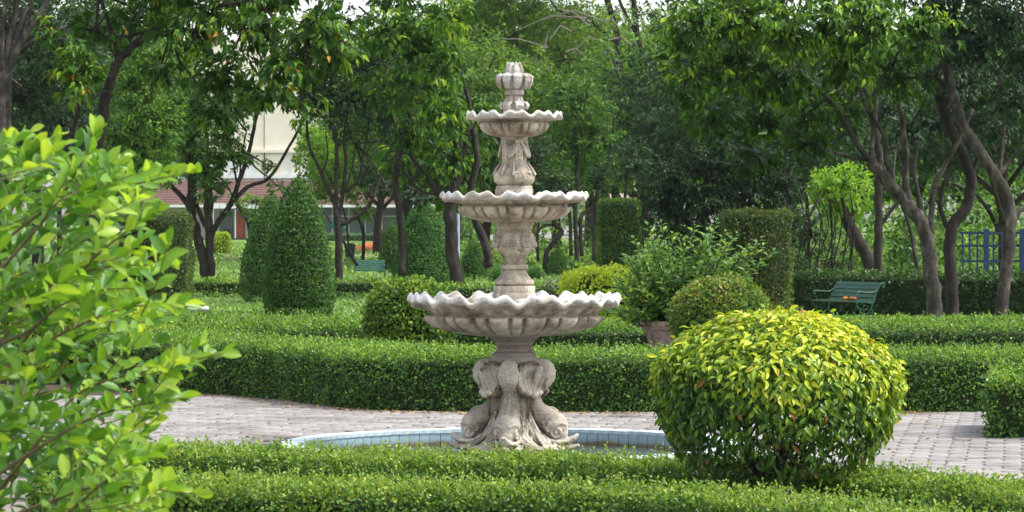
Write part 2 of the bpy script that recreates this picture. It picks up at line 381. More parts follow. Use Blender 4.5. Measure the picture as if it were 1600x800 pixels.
def prof_ball(r, h, n=22, low=.12, p=2.0):
    """squashed ball from z=0..h"""
    out = []
    for i in range(n + 1):
        a = -PI / 2 + PI * i / n; c = math.cos(a); s_ = math.sin(a)
        rr = r * abs(c) ** (2 / p); zz = (abs(s_) ** (2 / p)) * (1 if s_ > 0 else -1)
        out.append((max(rr, .001), h / 2 + zz * h / 2))
    return out
def prof_drum(r, h, e=.15):
    out = [(r * .93, 0), (r, h * .2), (r * 1.01, h * .6)]
    for i in range(7):
        a = PI / 2 * i / 6; out.append((r - e + e * math.cos(a), h - e + e * math.sin(a)))
    out.append((.001, h + .01)); return out
def topiary(name, label, px, d, prof, L, dens, mat, seed, group=None, cat='topiary', z0=0, lump=.03, lscale=1.5, tint0=.42, top=.25, sx=1.0, trunk=True, depth=.06, rnd=.75, squarer=0, kind='quad', wr=.62, tvar=.22):
    root = empty(name, (GX(px, d), d, 0)); tag(root, label, cat, group)
    rg = np.random.default_rng(seed); pr = np.array(prof)
    sl = np.linalg.norm(np.diff(pr, axis=0), axis=1); area = (sl * (pr[:-1, 0] + pr[1:, 0]) * PI).sum(); n = int(area * dens)
    Pn, Nn = rev_surface(prof, n, rg)
    if squarer:
        th = np.arctan2(Pn[:, 1], Pn[:, 0]); k = 1 / np.maximum(np.abs(np.cos(th)) ** squarer + np.abs(np.sin(th)) ** squarer, .01) ** (1 / squarer); Pn[:, :2] *= k[:, None]
    Pn[:, 0] *= sx; Pn[:, 2] += z0
    ch = surf_leaves(Pn, Nn, L, seed, lump=lump, lscale=lscale, depth=depth, tint0=tint0, top=top, rnd=rnd, kind=kind, wr=wr, tvar=tvar)
    obj('foliage', merge_leaf(name + '_foliage', [ch]), mat, root)
    b = MB(); k = 1 - depth * 1.1 / max(r for r, z in prof)
    zc = prof[-1][1] / 2
    b.rev([(max(r - depth * 1.0 - .01, .001), zc + (z - zc) * k) for r, z in prof], 24)
    bo = b.build('branches', M_core, root, smooth=True); bo.location = (0, 0, z0); bo.scale = (sx, 1, 1)
    if trunk:
        t = MB(); t.tube([(0, 0, -.05), (0, 0, z0 + prof[-1][1] * .5)], [.04, .03], 8); t.build('trunk', M_bark, root)
    return root

def cluster_leaves(cent, out, nl, size, L, seed, droop=.5, tint0=.4, tvar=.2, kind='leaf', wr=.33, ctint=.12, upface=.6):
    """cent (m,3): twig tips; leaves splay from every tip"""
    rg = np.random.default_rng(seed); m = len(cent); idx = np.repeat(np.arange(m), nl); n = len(idx)
    o = rg.normal(size=(n, 3)) * np.array([1, 1, .7])
    o = unit(o) * (.25 + .75 * rg.random((n, 1)))
    Pn = cent[idx] + o * size * .42
    D = unit(o + out[idx] * .5 + rg.normal(size=(n, 3)) * .25) + np.array([0, 0, -droop])
    N = rg.normal(size=(n, 3)) * .5 + np.array([0, 0, upface]) + out[idx] * .5
    l = L * rg.uniform(.6, 1.25, n)
    t = tint0 + rg.normal(size=n) * tvar + (rg.normal(size=m) * ctint)[idx] + .10 * wob(Pn, .5, seed + 3)
    return leaves_arrays(Pn, D, N, l, l * wr, t, kind)
def clump_points(c, r, k, rg, shell=.55):
    v = unit(rg.normal(size=(k, 3))); rad = (shell + (1 - shell) * rg.random(k)) ; rad = np.where(rg.random(k) < .22, rg.random(k) * shell, rad)
    v2 = v * (1 + .16 * wob(v * 1.0, .9, int(rg.integers(1e6))))[:, None]
    return np.array(c) + v2 * rad[:, None] * np.array(r), v
def tree(name, label, d, limbs, clumps, Lpx, mat, seed, bark=None, group=None, nl=12, droop=.5, kind='leaf', wr=.43, tint0=.4, twigs=True, csize=2.2, dens=1.0, tvar=.2, upface=.6, cat='tree', rough=1, foot=True):
    """limbs: (w0px, w1px, [(px,py[,ddepth])...]); clumps: (px,py,rxpx,rypx,ddepth,weight[,tintshift])"""
    base = limbs[0][2][0] if limbs else None
    bx = GX(base[0], d) if base else GX(clumps[0][0], d)
    root = empty(name, (bx, d, 0)); tag(root, label, cat, group); O = np.array([bx, d, 0])
    rnd = random.Random(seed); rg = np.random.default_rng(seed); S = d / F
    tb = MB()
    for li, (w0, w1, pts) in enumerate(limbs):
        q = [P(p[0], p[1], d + (p[2] if len(p) > 2 else 0)) for p in pts]
        if li == 0 and foot: q[0].z = -.1
        # smooth + jitter
        arr = np.array([tuple(v) for v in q]); fine = smooth_path(arr, 5) if len(arr) > 2 else np.linspace(arr[0], arr[1], 5)
        n = len(fine); rad = [.86 * (w0 + (w1 - w0) * (i / (n - 1)) ** .9) / 2 * S for i in range(n)]
        for i in range(1, n - 1): fine[i] += rg.normal(size=3) * rad[i] * .10; rad[i] *= rnd.uniform(.95, 1.06)
        if li == 0 and foot: rad[0] *= 1.35; rad[1] *= 1.12
        tb.tube([Vector(f - O) for f in fine], rad, 9 if w0 > 8 else 6)
    L = Lpx * S; ch = []; tw = MB()
    limbends = [np.array(P(l[2][-1][0], l[2][-1][1], d + (l[2][-1][2] if len(l[2][-1]) > 2 else 0))) for l in limbs]
    for ci, c in enumerate(clumps):
        px, py, rx, ry, dd, wt = c[:6]; ts = c[6] if len(c) > 6 else 0
        dc = d + dd; cc = np.array(P(px, py, dc)); rr = np.array([rx * S, max((rx + ry) * .5 * S, .5), ry * S])
        off = py < -40
        k = max(6, int(rx * ry * 4 / (Lpx * Lpx * 1.35) * wt * dens * (.28 if off else 1)))
        cen, out = clump_points(cc, rr, k, rg)
        ls = L * (1.9 if off else 1)
        ch.append(cluster_leaves(cen - O, out, nl, ls * csize * .8, ls, seed + ci * 7, droop, tint0 + ts, tvar, kind, wr, upface=upface))
        kf = max(4, int(rx * ry * 4 / (Lpx * Lpx * 12) * min(wt, 1) ** 2 * (.5 if off else 1)))    # large inner leaves, crown shade put into their darker tint
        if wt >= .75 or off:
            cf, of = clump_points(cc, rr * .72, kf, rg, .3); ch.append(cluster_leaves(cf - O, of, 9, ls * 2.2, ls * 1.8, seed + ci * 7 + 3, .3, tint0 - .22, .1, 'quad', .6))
        if twigs:
            if limbends:
                e = min(limbends, key=lambda q: np.linalg.norm(q - cc)); m2 = (e + cc) / 2 + rg.normal(size=3) * .1
                if np.linalg.norm(e - cc) < 9: tb.tube([Vector(e - O), Vector(m2 - O), Vector(cc - O)], [.028, .022, .012], 5, cap=False)
            for j in range(min(22, k)):
                a = cc + (cen[j] - cc) * .12; mid = (a + cen[j]) / 2 + rg.normal(size=3) * .06
                tw.tube([Vector(a - O), Vector(mid - O), Vector(cen[j] - O)], [.012, .009, .004], 4, cap=False)
    if tb.V: tb.build('trunk', bark or M_bark, root, smooth=True)
    if tw.V: tag(tw.build('twigs', M_bark, root), kind='stuff')
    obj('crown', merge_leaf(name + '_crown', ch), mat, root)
    return root

exec_order = []
#%%SETTING%%
# ------------------------------------------------------------------ ground, path, pool
PC = (0.014, 23.2); PR = 1.68                       # pool centre and outer radius
def annulus(name, r0, r1, z, mat, n=96, rings=(), kind='structure', c=PC):
    rr = [r0] + list(rings) + [r1]; V = []; Fc = []
    for r in rr:
        for k in range(n): V.append((c[0] + r * math.cos(2 * PI * k / n), c[1] + r * math.sin(2 * PI * k / n), z))
    for i in range(len(rr) - 1):
        for k in range(n): Fc.append((i * n + k, (i + 1) * n + k, (i + 1) * n + (k + 1) % n, i * n + (k + 1) % n))
    me = bpy.data.meshes.new(name); me.from_pydata(V, [], Fc); o = obj(name, me, mat); tag(o, kind=kind); return o
M_ground = noise_mat('lawn_and_soil', [(.25, (.05, .075, .022)), (.45, (.10, .17, .035)), (.62, (.15, .26, .05)), (.8, (.20, .32, .07))], .35, .95, .6, 40, detail=10)
M_soil = noise_mat('dark_soil', [(.3, (.035, .028, .02)), (.7, (.10, .075, .05))], 6, .95, .8, 30)
M_joint = noise_mat('sandy_joint', [(.3, (.15, .13, .11)), (.7, (.27, .24, .21))], 12, .95)
annulus('ground', 1.62, 2500, -0.02, M_ground, rings=(3, 6, 12, 30, 60, 150, 400, 1000))
soil = annulus('garden_soil', 6.0, 22, 0.004, M_soil)
annulus('path', 1.62, 7.6, 0.008, M_joint, rings=(2.5, 4, 6))

def paver_mat():
    m, n, l, b = new_mat('concrete_paver')
    oi = n.new('ShaderNodeObjectInfo'); at = n.new('ShaderNodeAttribute'); at.attribute_name = 'tint'
    ad = n.new('ShaderNodeMath'); ad.operation = 'ADD'; l.new(oi.outputs['Random'], ad.inputs[0]); l.new(at.outputs['Fac'], ad.inputs[1])
    fr = n.new('ShaderNodeMath'); fr.operation = 'FRACT'; l.new(ad.outputs[0], fr.inputs[0])
    r = ramp(n, [(0, (.215, .20, .19)), (.5, (.265, .25, .24)), (1, (.32, .305, .295))]); l.new(fr.outputs[0], r.inputs[0])
    ge = n.new('ShaderNodeNewGeometry'); t = n.new('ShaderNodeTexNoise'); t.inputs['Scale'].default_value = 1.6; t.inputs['Detail'].default_value = 9; t.inputs['Roughness'].default_value = .7
    l.new(ge.outputs['Position'], t.inputs[0]); r2 = ramp(n, [(.3, (.42, .39, .34)), (.48, (.90, .89, .87)), (.7, (1.12, 1.1, 1.1))]); l.new(t.outputs['Fac'], r2.inputs[0])
    mu = n.new('ShaderNodeMixRGB'); mu.blend_type = 'MULTIPLY'; mu.inputs[0].default_value = 1; l.new(r.outputs[0], mu.inputs[1]); l.new(r2.outputs[0], mu.inputs[2])
    l.new(mu.outputs[0], b.inputs['Base Color']); b.inputs['Roughness'].default_value = .85
    return m
M_paver = paver_mat()
def build_pavers():
    pw, pd, j = .25, .16, .013
    def shape():
        x, y = (pw - j) / 2, (pd - j) / 2; zg = .018
        out = [(-x, -y), (-x / 2, -y - zg), (0, -y), (x / 2, -y - zg), (x, -y), (x + zg, 0), (x, y), (x / 2, y - zg), (0, y), (-x / 2, y - zg), (-x, y), (-x + zg, 0)]
        return out
    o2 = shape(); n = len(o2)
    V = [(a, b, 0) for a, b in o2] + [(a * .95, b * .93, .028) for a, b in o2]
    V = [(a, b, -.02) for a, b in o2] + [(a, b, .018) for a, b in o2] + [(a * .93, b * .90, .026) for a, b in o2]
    Fc = [tuple(2 * n + i for i in range(n))] + [(r * n + i, r * n + (i + 1) % n, (r + 1) * n + (i + 1) % n, (r + 1) * n + i) for r in (0, 1) for i in range(n)]
    me = bpy.data.meshes.new('paver'); me.from_pydata(V, [], Fc); me.materials.append(M_paver)
    me.attributes.new('tint', 'FLOAT', 'POINT')
    path_o = bpy.data.objects['path']; rnd = random.Random(3); spots = []
    ang = R(-9); ca, sa = math.cos(ang), math.sin(ang)
    for i in range(-36, 37):
        for k in range(-50, 52):
            u = (i + (.5 if k % 2 else 0)) * pw; v = k * pd
            x = PC[0] + ca * u - sa * v; y = PC[1] + sa * u + ca * v
            r = math.hypot(x - PC[0], y - PC[1])
            if r < PR + .10 or r > 7.45: continue
            if abs(x) > .165 * y + .3: continue
            if y < 19.0 or y > 31.2: continue
            # covered by the clipped hedges in front and behind
            yb = 19.7 - .25 * x - .13 * x * x * (1 if x > 0 else -.2)
            if y < yb - .4: continue
            if y > 27.8 and x > -1.2: continue
            spots.append((x, y))
    vis = [s_ for s_ in spots if not (abs(s_[0]) < 1.9 and s_[1] < 23.2)]
    sc_ = lambda s_: s_[1] + (3.0 if (.9 < s_[0] < 2.1 and s_[1] < 26) else 0) + (9 if s_[0] > 3.45 or (s_[1] < 21.2) or s_[0] < -2.9 * s_[1] / 23 else 0)
    order = sorted(vis, key=sc_); near = set(order[:300]); rest = []
    for x, y in spots:
        rz = ang + rnd.gauss(0, .01); tx, ty = rnd.gauss(0, .008), rnd.gauss(0, .008); z = .012 + rnd.gauss(0, .0024)
        if (x, y) in near:
            o = bpy.data.objects.new('paver', me); o.location = (x, y, z); o.rotation_euler = (tx, ty, rz); link(o, path_o)
        else: rest.append((x, y, z, tx, ty, rz))
    T = np.array(V); Vs = []; As = []
    polys = []
    for q, (x, y, z, tx, ty, rz) in enumerate(rest):
        M = np.array(Matrix.Rotation(rz, 3, 'Z') @ Matrix.Rotation(ty, 3, 'Y') @ Matrix.Rotation(tx, 3, 'X')); Vs.append(T @ M.T + np.array([x, y, z])); As += [rnd.random()] * len(V)
        polys += [tuple(i + q * len(V) for i in f) for f in Fc]
    m2 = bpy.data.meshes.new('paver_field'); m2.from_pydata(np.concatenate(Vs).tolist(), [], polys)
    a = m2.attributes.new('tint', 'FLOAT', 'POINT'); a.data.foreach_set('value', As)
    o = obj('paver_field', m2, M_paver, path_o); tag(o, kind='stuff')
build_pavers()

def build_pool():
    root = empty('fountain_pool', (PC[0], PC[1], 0)); tag(root, 'round shallow pool with pale blue tiled rim around the tiered stone fountain', 'pool')
    m_cop = noise_mat('pale_blue_coping', [(.3, (.36, .47, .54)), (.5, (.56, .66, .72)), (.7, (.74, .80, .83))], 7, .5, detail=8, coord='Object')
    m, n, l, b = new_mat('blue_pool_tile')
    ge = n.new('ShaderNodeNewGeometry'); sp = n.new('ShaderNodeSeparateXYZ'); l.new(ge.outputs['Position'], sp.inputs[0])
    t = n.new('ShaderNodeTexNoise'); t.inputs['Scale'].default_value = 6; t.inputs['Detail'].default_value = 6; l.new(ge.outputs['Position'], t.inputs[0])
    mt = n.new('ShaderNodeMath'); mt.operation = 'MULTIPLY_ADD'; l.new(t.outputs['Fac'], mt.inputs[0]); mt.inputs[1].default_value = .07; l.new(sp.outputs['Z'], mt.inputs[2])
    r = ramp(n, [(.0, (.07, .06, .03)), (.46, (.14, .12, .06)), (.58, (.22, .32, .36)), (1, (.36, .52, .62))])
    mr = n.new('ShaderNodeMapRange'); mr.inputs[1].default_value = -.10; mr.inputs[2].default_value = .065; l.new(mt.outputs[0], mr.inputs[0]); l.new(mr.outputs[0], r.inputs[0])
    l.new(r.outputs[0], b.inputs['Base Color']); b.inputs['Roughness'].default_value = .25
    m_tile = m
    N = 108; seg = 2 * PI / N; ri, ro = PR - .15, PR
    b = MB(); b.rev([(ri + .008, -.30), (ro - .008, -.30), (ro - .008, .018), (ri + .008, .018)], N)
    # cut the caps: ring wall only
    b.Fc = b.Fc[:-2] + [((3 * N + k), (3 * N + (k + 1) % N), (k + 1) % N, k) for k in range(N)]
    b.build('basin_wall', M_joint, root)
    fl = MB(); fl.add([((PR - .01) * math.cos(k * seg), (PR - .01) * math.sin(k * seg), -.28) for k in range(N)], [tuple(range(N))]); fl.build('basin_floor', M_joint, root)
    def wedge(r0, r1, z0, z1, gap):
        a = seg / 2 - gap; V = []
        for z in (z0, z1):
            for (r, s_) in ((r0, -a), (r1, -a), (r1, a), (r0, a)): V.append((r * math.cos(s_), r * math.sin(s_), z))
        me = bpy.data.meshes.new('tile'); me.from_pydata(V, [], [(0, 3, 2, 1), (4, 5, 6, 7), (0, 1, 5, 4), (1, 2, 6, 5), (2, 3, 7, 6), (3, 0, 4, 7)]); return me
    mc = wedge(ri - .012, ro + .012, .018, .043, .0008); mc.name = 'coping_tile'; mc.materials.append(m_cop)
    mi = wedge(ri - .004, ri + .0075, -.26, .0175, .0016); mi.name = 'wall_tile'; mi.materials.append(m_tile)
    rnd = random.Random(4)
    for k in range(N):
        o = bpy.data.objects.new('coping_tile', mc); o.rotation_euler = (0, 0, k * seg); o.location = (0, 0, rnd.gauss(0, .0012)); link(o, root)
        o = bpy.data.objects.new('wall_tile', mi); o.rotation_euler = (0, 0, k * seg); link(o, root)
    m, n, l, bb = new_mat('pool_water'); bb.inputs['Base Color'].default_value = (.030, .038, .018, 1); bb.inputs['Roughness'].default_value = .16
    t = n.new('ShaderNodeTexNoise'); t.inputs['Scale'].default_value = 9; bp = n.new('ShaderNodeBump'); bp.inputs['Strength'].default_value = .15; bp.inputs['Distance'].default_value = .01
    l.new(t.outputs['Fac'], bp.inputs['Height']); l.new(bp.outputs[0], bb.inputs['Normal'])
    wv = MB(); wv.add([(PC[0] + (ri + .002) * math.cos(k * seg), PC[1] + (ri + .002) * math.sin(k * seg), -.07) for k in range(N)], [tuple(range(N))])
    o = wv.build('pool_water', m); tag(o, kind='structure')
build_pool()

#%%FOUNTAIN%%
# ------------------------------------------------------------------ fountain
D0 = 23.2; S0 = D0 / F; AX = 803.5
def Z(py): return HC - (py - HOR) * S0
def add_attr(me, fn_t, fn_a):
    n = len(me.vertices); co = np.zeros(n * 3); me.vertices.foreach_get('co', co); co = co.reshape(-1, 3)
    for nm, fn in (('tint', fn_t), ('algae_shade', fn_a)):
        a = me.attributes.new(nm, 'FLOAT', 'POINT'); a.data.foreach_set('value', np.clip(fn(co), 0, 1).astype(np.float32))
def build_fountain():
    root = empty('stone_fountain', (GX(AX, D0), D0, 0)); tag(root, 'three tiered weathered stone fountain with scalloped bowls standing on carved dolphins', 'fountain')
    zb = -.10
    # ---- base core and skirt
    b = MB()
    prof = [(70, 712), (68, 705), (56, 698), (40, 690), (30, 676), (25, 650), (23, 620), (24, 600), (31, 580), (35, 568), (30, 566)]
    def fn(th, i, r, z):
        k = max(0, 1 - i / 6)
        return r + k * 6 * S0 * math.cos(16 * th + 5 * i * .35), z + k * 2 * S0 * math.sin(12 * th)
    b.rev([(r * S0, Z(y)) for r, y in prof], 128, fn)
    o = b.build('base_core', M_stone, root, smooth=True)
    # ---- dolphins
    def DV(r, t, z): return Vector((r * S0, t * S0, z * S0))       # r outward, t sideways, z above the base line (703)
    z703 = Z(703)
    d = MB()
    body = [(66, 0, 36, 19), (62, 0, 42, 19.5), (54, 0, 50, 17), (42, 0, 58, 14.5), (33, 0, 68, 13), (28, 0, 82, 12.6), (32, 0, 96, 13.5), (42, 0, 109, 16), (49, 0, 119, 16.5), (49, 0, 128, 14), (42, 0, 133, 11), (33, 1, 134, 9), (25, 3, 130, 6)]
    arr = smooth_path(np.array(body), 4)
    d.tube([DV(a[0], a[1], a[2]) for a in arr], [a[3] * S0 for a in arr], 24, flat=1.08, up=(0, 1, 0))
    # head: forehead, muzzle, flaring beak
    d.ell(DV(65, 0, 38), (20 * S0, 17.5 * S0, 22 * S0), 24, 16); d.ell(DV(72, 0, 28), (13 * S0, 13.5 * S0, 13 * S0), 20, 14)
    d.tube([DV(66, 0, 20), DV(78, 0, 16), DV(88, 0, 16), DV(95, 0, 20), DV(101, 0, 26)], [7 * S0, 6.4 * S0, 5.6 * S0, 4.6 * S0, 2.2 * S0], 16, flat=1.75, up=(0, 1, 0))
    d.tube([DV(60, 0, 6), DV(78, 0, 5), DV(92, 0, 5), DV(103, 0, 9)], [6 * S0, 5.6 * S0, 4.8 * S0, 2.6 * S0], 14, flat=1.8, up=(0, 1, 0))
    for s_ in (-1, 1):
        # lip roll from the mouth corner
        d.tube([DV(48, 17 * s_, 26), DV(58, 18 * s_, 17), DV(72, 14 * s_, 14), DV(86, 8.5 * s_, 15), DV(97, 3 * s_, 21)], [2 * S0, 3.2 * S0, 3.2 * S0, 2.6 * S0, 1.5 * S0], 8)
        eye = (69, 15.2 * s_, 29)
        ring = [DV(eye[0] + 7.4 * math.cos(a), eye[1] + .8 * s_ - .10 * s_ * 6 * math.cos(a) * .5, eye[2] + 6.8 * math.sin(a)) for a in np.linspace(-.5, 5.6, 16)]
        d.tube(ring, [1.6 * S0] + [2.5 * S0] * 14 + [1.6 * S0], 7)
        d.ell(DV(eye[0], eye[1] + .6 * s_, eye[2]), (3.8 * S0, 3.6 * S0, 3.8 * S0), 12, 8)
        # curled brow
        d.tube([DV(84, 6 * s_, 40), DV(78, 11.5 * s_, 43), DV(69, 16 * s_, 44), DV(59, 18 * s_, 42), DV(54, 18.5 * s_, 35), DV(57, 18.5 * s_, 30)], [1.8 * S0, 3.4 * S0, 4.2 * S0, 4.2 * S0, 3.4 * S0, 2 * S0], 8)
        d.tube([DV(74, 10 * s_, 52), DV(64, 14 * s_, 53), DV(55, 17 * s_, 50), DV(48, 18 * s_, 43)], [1.2 * S0, 2.2 * S0, 2.6 * S0, 1.4 * S0], 8)
        # ribbons and fins sweeping from behind the head to the foot
        for q, (r0, t0, z0, z1) in enumerate(((26, 11, 60, 22), (22, 17, 50, 13), (19, 23, 38, 6))):
            d.tube([DV(r0, t0 * s_, z0), DV(r0 + 6, (t0 + 8) * s_, z0 - 14), DV(r0 + 18, (t0 + 10) * s_, z1 + 3), DV(r0 + 32, (t0 + 6) * s_, z1 - 8)], [2.2 * S0, 3.6 * S0, 3.4 * S0, 1.6 * S0], 9, flat=.75)
    # crest fin behind the forehead
    d.tube([DV(46, 0, 66), DV(55, 0, 64), DV(63, 0, 63), DV(70, 0, 60)], [2 * S0, 5 * S0, 4.6 * S0, 2.4 * S0], 10, flat=.8)
    # back ridge beads
    for q in range(15):
        f = q / 14; i = int((.22 + f * .5) * (len(arr) - 1)); a = arr[i]; nx = arr[min(i + 1, len(arr) - 1)] - arr[i - 1]
        nv = np.array([nx[2], -nx[0]]); nv = nv / np.linalg.norm(nv)
        d.ell(DV(a[0] + nv[0] * a[3] * .93, 0, a[2] + nv[1] * a[3] * .93), (2.5 * S0,) * 3, 8, 6)
    # tail flukes hanging from the curl
    for s_, e in ((-1, 1.0),):
        d.tube([DV(40, 0, 131), DV(42, 9 * s_, 131), DV(43, 17 * s_ * e, 127), DV(41, 21 * s_ * e, 118), DV(37, 19 * s_ * e, 107), DV(32, 15 * s_ * e, 97)],
               [7 * S0, 7.5 * S0, 7 * S0, 6 * S0, 4.6 * S0, 1.2 * S0], 10, flat=.7)
        d.tube([DV(40, 0, 128), DV(48, 8 * s_, 128), DV(50, 12 * s_ * e, 120), DV(46, 14 * s_ * e, 108), DV(39, 11 * s_ * e, 96)], [4 * S0, 4.5 * S0, 4 * S0, 3 * S0, 1 * S0], 8, flat=.6)
    me0 = d.build('dolphin', M_stone, root, remesh=.0058, smooth_it=1)
    # scale relief
    me = me0.data; n = len(me.vertices); co = np.zeros(n * 3); me.vertices.foreach_get('co', co); co = co.reshape(-1, 3)
    zz = co[:, 2] / S0; rr = co[:, 0] / S0; yy = co[:, 1] / S0
    msk = np.clip((zz - 50) / 12, 0, 1) * np.clip((118 - zz) / 15, 0, 1)
    sc_ = np.abs(np.sin(zz * .62 + np.abs(yy) * .18)) * np.abs(np.sin(yy * .42 + (np.floor(zz * .62 / PI) % 2) * 1.57))
    nor = np.zeros(n * 3); me.vertices.foreach_get('normal', nor); nor = nor.reshape(-1, 3)
    co = co + nor * (sc_ * msk * .0032)[:, None]; me.vertices.foreach_set('co', co.ravel()); me.update()
    add_attr(me, lambda c: .25 * np.clip((c[:, 2] / S0 - 20) / 60, 0, 1) * 0 + .12, lambda c: .35 + .5 * np.clip((14 - c[:, 2] / S0) / 14, 0, 1))
    me0.location = (0, 0, z703); 
    a0 = R(-90 - 10)
    me0.rotation_euler = (0, 0, a0)
    for k in range(1, 4):
        c = me0.copy(); C.objects.link(c); c.parent = root; c.rotation_euler = (0, 0, a0 + k * PI / 2)
    # ---- scallop shells between them
    s = MB(); nr = 11; V = []; rows = 10; cols = 110
    R0 = 25.5 * S0
    for side in (0, 1):
        for j in range(rows + 1):
            f = (j / rows) ** .8
            for i in range(cols + 1):
                ph = -R(82) + R(164) * i / cols; ln = 2 * R0 * math.cos(ph) * (1 + .03 * f * math.cos(ph * 24)) + .03 * R0
                y = f * ln * math.sin(ph); z = -R0 + f * ln * math.cos(ph); q2 = (y * y + z * z) / (R0 * R0)
                rib = .075 * R0 * f ** .7 * math.cos(ph * 24) * (1 - .5 * abs(ph) / R(82))
                x = (-.42 + .46 * q2 ** 1.3) * R0 + rib if side == 0 else -.62 * R0
                V.append((x, y, z * 1.05))
    m = (rows + 1) * (cols + 1); Fc = []
    for j in range(rows):
        for i in range(cols):
            q = j * (cols + 1) + i; Fc.append((q, q + cols + 1, q + cols + 2, q + 1)); Fc.append((m + q, m + q + 1, m + q + cols + 2, m + q + cols + 1))
    for i in range(cols):
        q = rows * (cols + 1) + i; Fc.append((q, m + q, m + q + 1, q + 1))
    for j in range(rows):
        for i in (0, cols):
            q = j * (cols + 1) + i; f4 = (q, m + q, m + q + cols + 1, q + cols + 1); Fc.append(f4 if i == 0 else f4[::-1])
    s.add(V, Fc)
    s.ell((0.02, 0, -R0 * .92), (.032, .030, .030)); s.ell((0.016, .045, -R0 * .80), (.024, .028, .022)); s.ell((0.016, -.045, -R0 * .80), (.024, .028, .022))
    s.tube([(0.0, 0, -R0 * .9), (-.03, 0, -R0 * 1.5), (-.04, .01, -R0 * 2.2)], [.022, .016, .008], 8)
    # raised outer edge
    s.tube([(-.01, R0 * 1.02 * math.sin(a), R0 * 1.06 * math.cos(a)) for a in np.linspace(-PI * .9, PI * .9, 40)], [.013] * 40, 8)
    sh = s.build('scallop_shell', M_stone, root, smooth=True)
    add_attr(sh.data, lambda c: np.full(len(c), .1), lambda c: np.full(len(c), .4))
    for k in range(4):
        o = sh if k == 0 else sh.copy()
        if k: C.objects.link(o); o.parent = root
        a = a0 + PI / 4 + k * PI / 2; o.location = (47 * S0 * math.cos(a), 47 * S0 * math.sin(a), Z(592)); o.rotation_euler = (0, R(-10), a)
    # ---- carved wave scrolls round the foot
    wv = MB()
    for k in range(4):
        for s_ in (-1, 1):
            for q in range(4):
                a_ = a0 + PI / 4 + k * PI / 2; off = .09 + .15 * q
                pts = []
                for t in np.linspace(0, 1, 10):
                    aa = a_ + s_ * (off * (1 - t) + .05 + .30 * math.sin(t * PI) * (.4 + .2 * q)); rad = (34 + 10 * q * .6 + t * t * 42) * S0; z = z703 + (56 - 11 * q - (48 - 10 * q) * t ** .8) * S0
                    pts.append((rad * math.cos(aa), rad * math.sin(aa), z))
                wv.tube(pts, [.006, .011, .014, .016, .017, .017, .016, .014, .011, .006], 8, flat=.8)
        a_ = a0 + PI / 4 + k * PI / 2
        for q in range(7):
            aa = a_ + (q - 3) * .17; wv.ell((77 * S0 * math.cos(aa), 77 * S0 * math.sin(aa), z703 + 4 * S0), (.045, .045, .028), 10, 8)
    w_ = wv.build('wave_carving', M_stone, root, remesh=.009, smooth_it=1)
    add_attr(w_.data, lambda c: np.full(len(c), .08), lambda c: np.full(len(c), .9))
    # ---- moulded neck under the big bowl
    nk = [(30, 568), (36, 567), (37, 562), (36, 557), (34.5, 556), (34, 552), (30, 550), (28, 548), (28, 545), (26.5, 544), (27, 541), (28.5, 538), (30, 537.5), (31, 533), (37, 529), (40, 526), (40, 521), (20, 519)]
    b = MB(); b.rev([(r * S0, Z(y)) for r, y in nk], 64); b.build('neck', M_stone_g, root, smooth=True, bevel=.003)
    # ---- bowls
    def bowl(name, rim, yrim, waist, yw, foot, yf, NL, amp, th0, thick, full=1.0):
        """rim radius px, rim row; waist radius/row; foot radius/row; NL scallops"""
        n = NL * 36; m = MB()
        # underside profile from foot centre to the rim then the inside
        prof = []; tagp = []
        for t in np.linspace(0, 1, 16):            # belly with gadroons
            a = t * PI / 2; r = foot + (waist - foot) * math.sin(a) ** .85; y = yf + (yw - yf) * (1 - math.cos(a)) ** .8; prof.append((r, y)); tagp.append(('g', t))
        prof.append((waist * .985, yw - 1.2)); tagp.append(('w', 0)); prof.append((waist * .955, yw - 2.5)); tagp.append(('w', 0))
        for t in np.linspace(0, 1, 9):            # flaring flutes
            r = waist * .955 + (rim - waist * .955) * (t ** 1.5 * .93 + .07 * t); y = (yw - 3) + (yrim + thick * .5 - (yw - 3)) * (t ** .8); prof.append((r, y)); tagp.append(('u', t))
        for a in np.linspace(-.2, 1.15, 6) * PI / 1.3:  # lip
            prof.append((rim + thick * .35 * math.cos(a) - thick * .15, yrim - thick * .55 * math.sin(a))); tagp.append(('r', 1))
        for t in np.linspace(.08, 1, 12):
            r = rim * (1 - t) + 24 * t; y = yrim - thick * .45 + (yf - yrim - 6) * 1.0 * (t ** .75) * .80; prof.append((r, y)); tagp.append(('i', t))
        def fn(th, i, r, z):
            kd, t = tagp[i]; ph = ((th - th0) / (2 * PI) * NL) % 1.0; c1 = math.cos(2 * PI * ph); c2 = math.cos(4 * PI * ph)
            # ph = 0: deep pointed valley of the rim, small gadroon beneath; ph = .5: big oval gadroon
            wave = -(.55 * c2 * 1.0 + .45 * c1)             # low at ph 0
            wave = wave * amp
            if kd == 'g':
                big = max(0, 1 - ((ph - .5) / .27) ** 2); sm_ = max(0, 1 - (min(ph, 1 - ph) / .15) ** 2)
                g = (big ** .5 * 1.0 + sm_ ** .5 * .75); env = math.sin(min(1, t * 1.15) * PI * .5) ** 1.5
                r = r + (g * .115 - .075) * env * waist * S0; z = z - g * env * 1.2 * S0
            elif kd == 'u':
                e = t ** 1.1; r = r + (.045 * waist * (-c2) * (1 - .8 * e) * min(1, t * 5) + e * .016 * rim * (c1 * -1 * .4 + .4 * c2)) * S0; z = z + wave * e * S0
                # fluted arches under the lip
                r -= (1 - abs(c2)) * 0 
            elif kd == 'r':
                r = r + .016 * rim * (-.4 * c1 + .4 * c2) * S0; z = z + wave * S0
            elif kd == 'i':
                e = (1 - t) ** 1.3; z = z + wave * e * S0
            return r, z
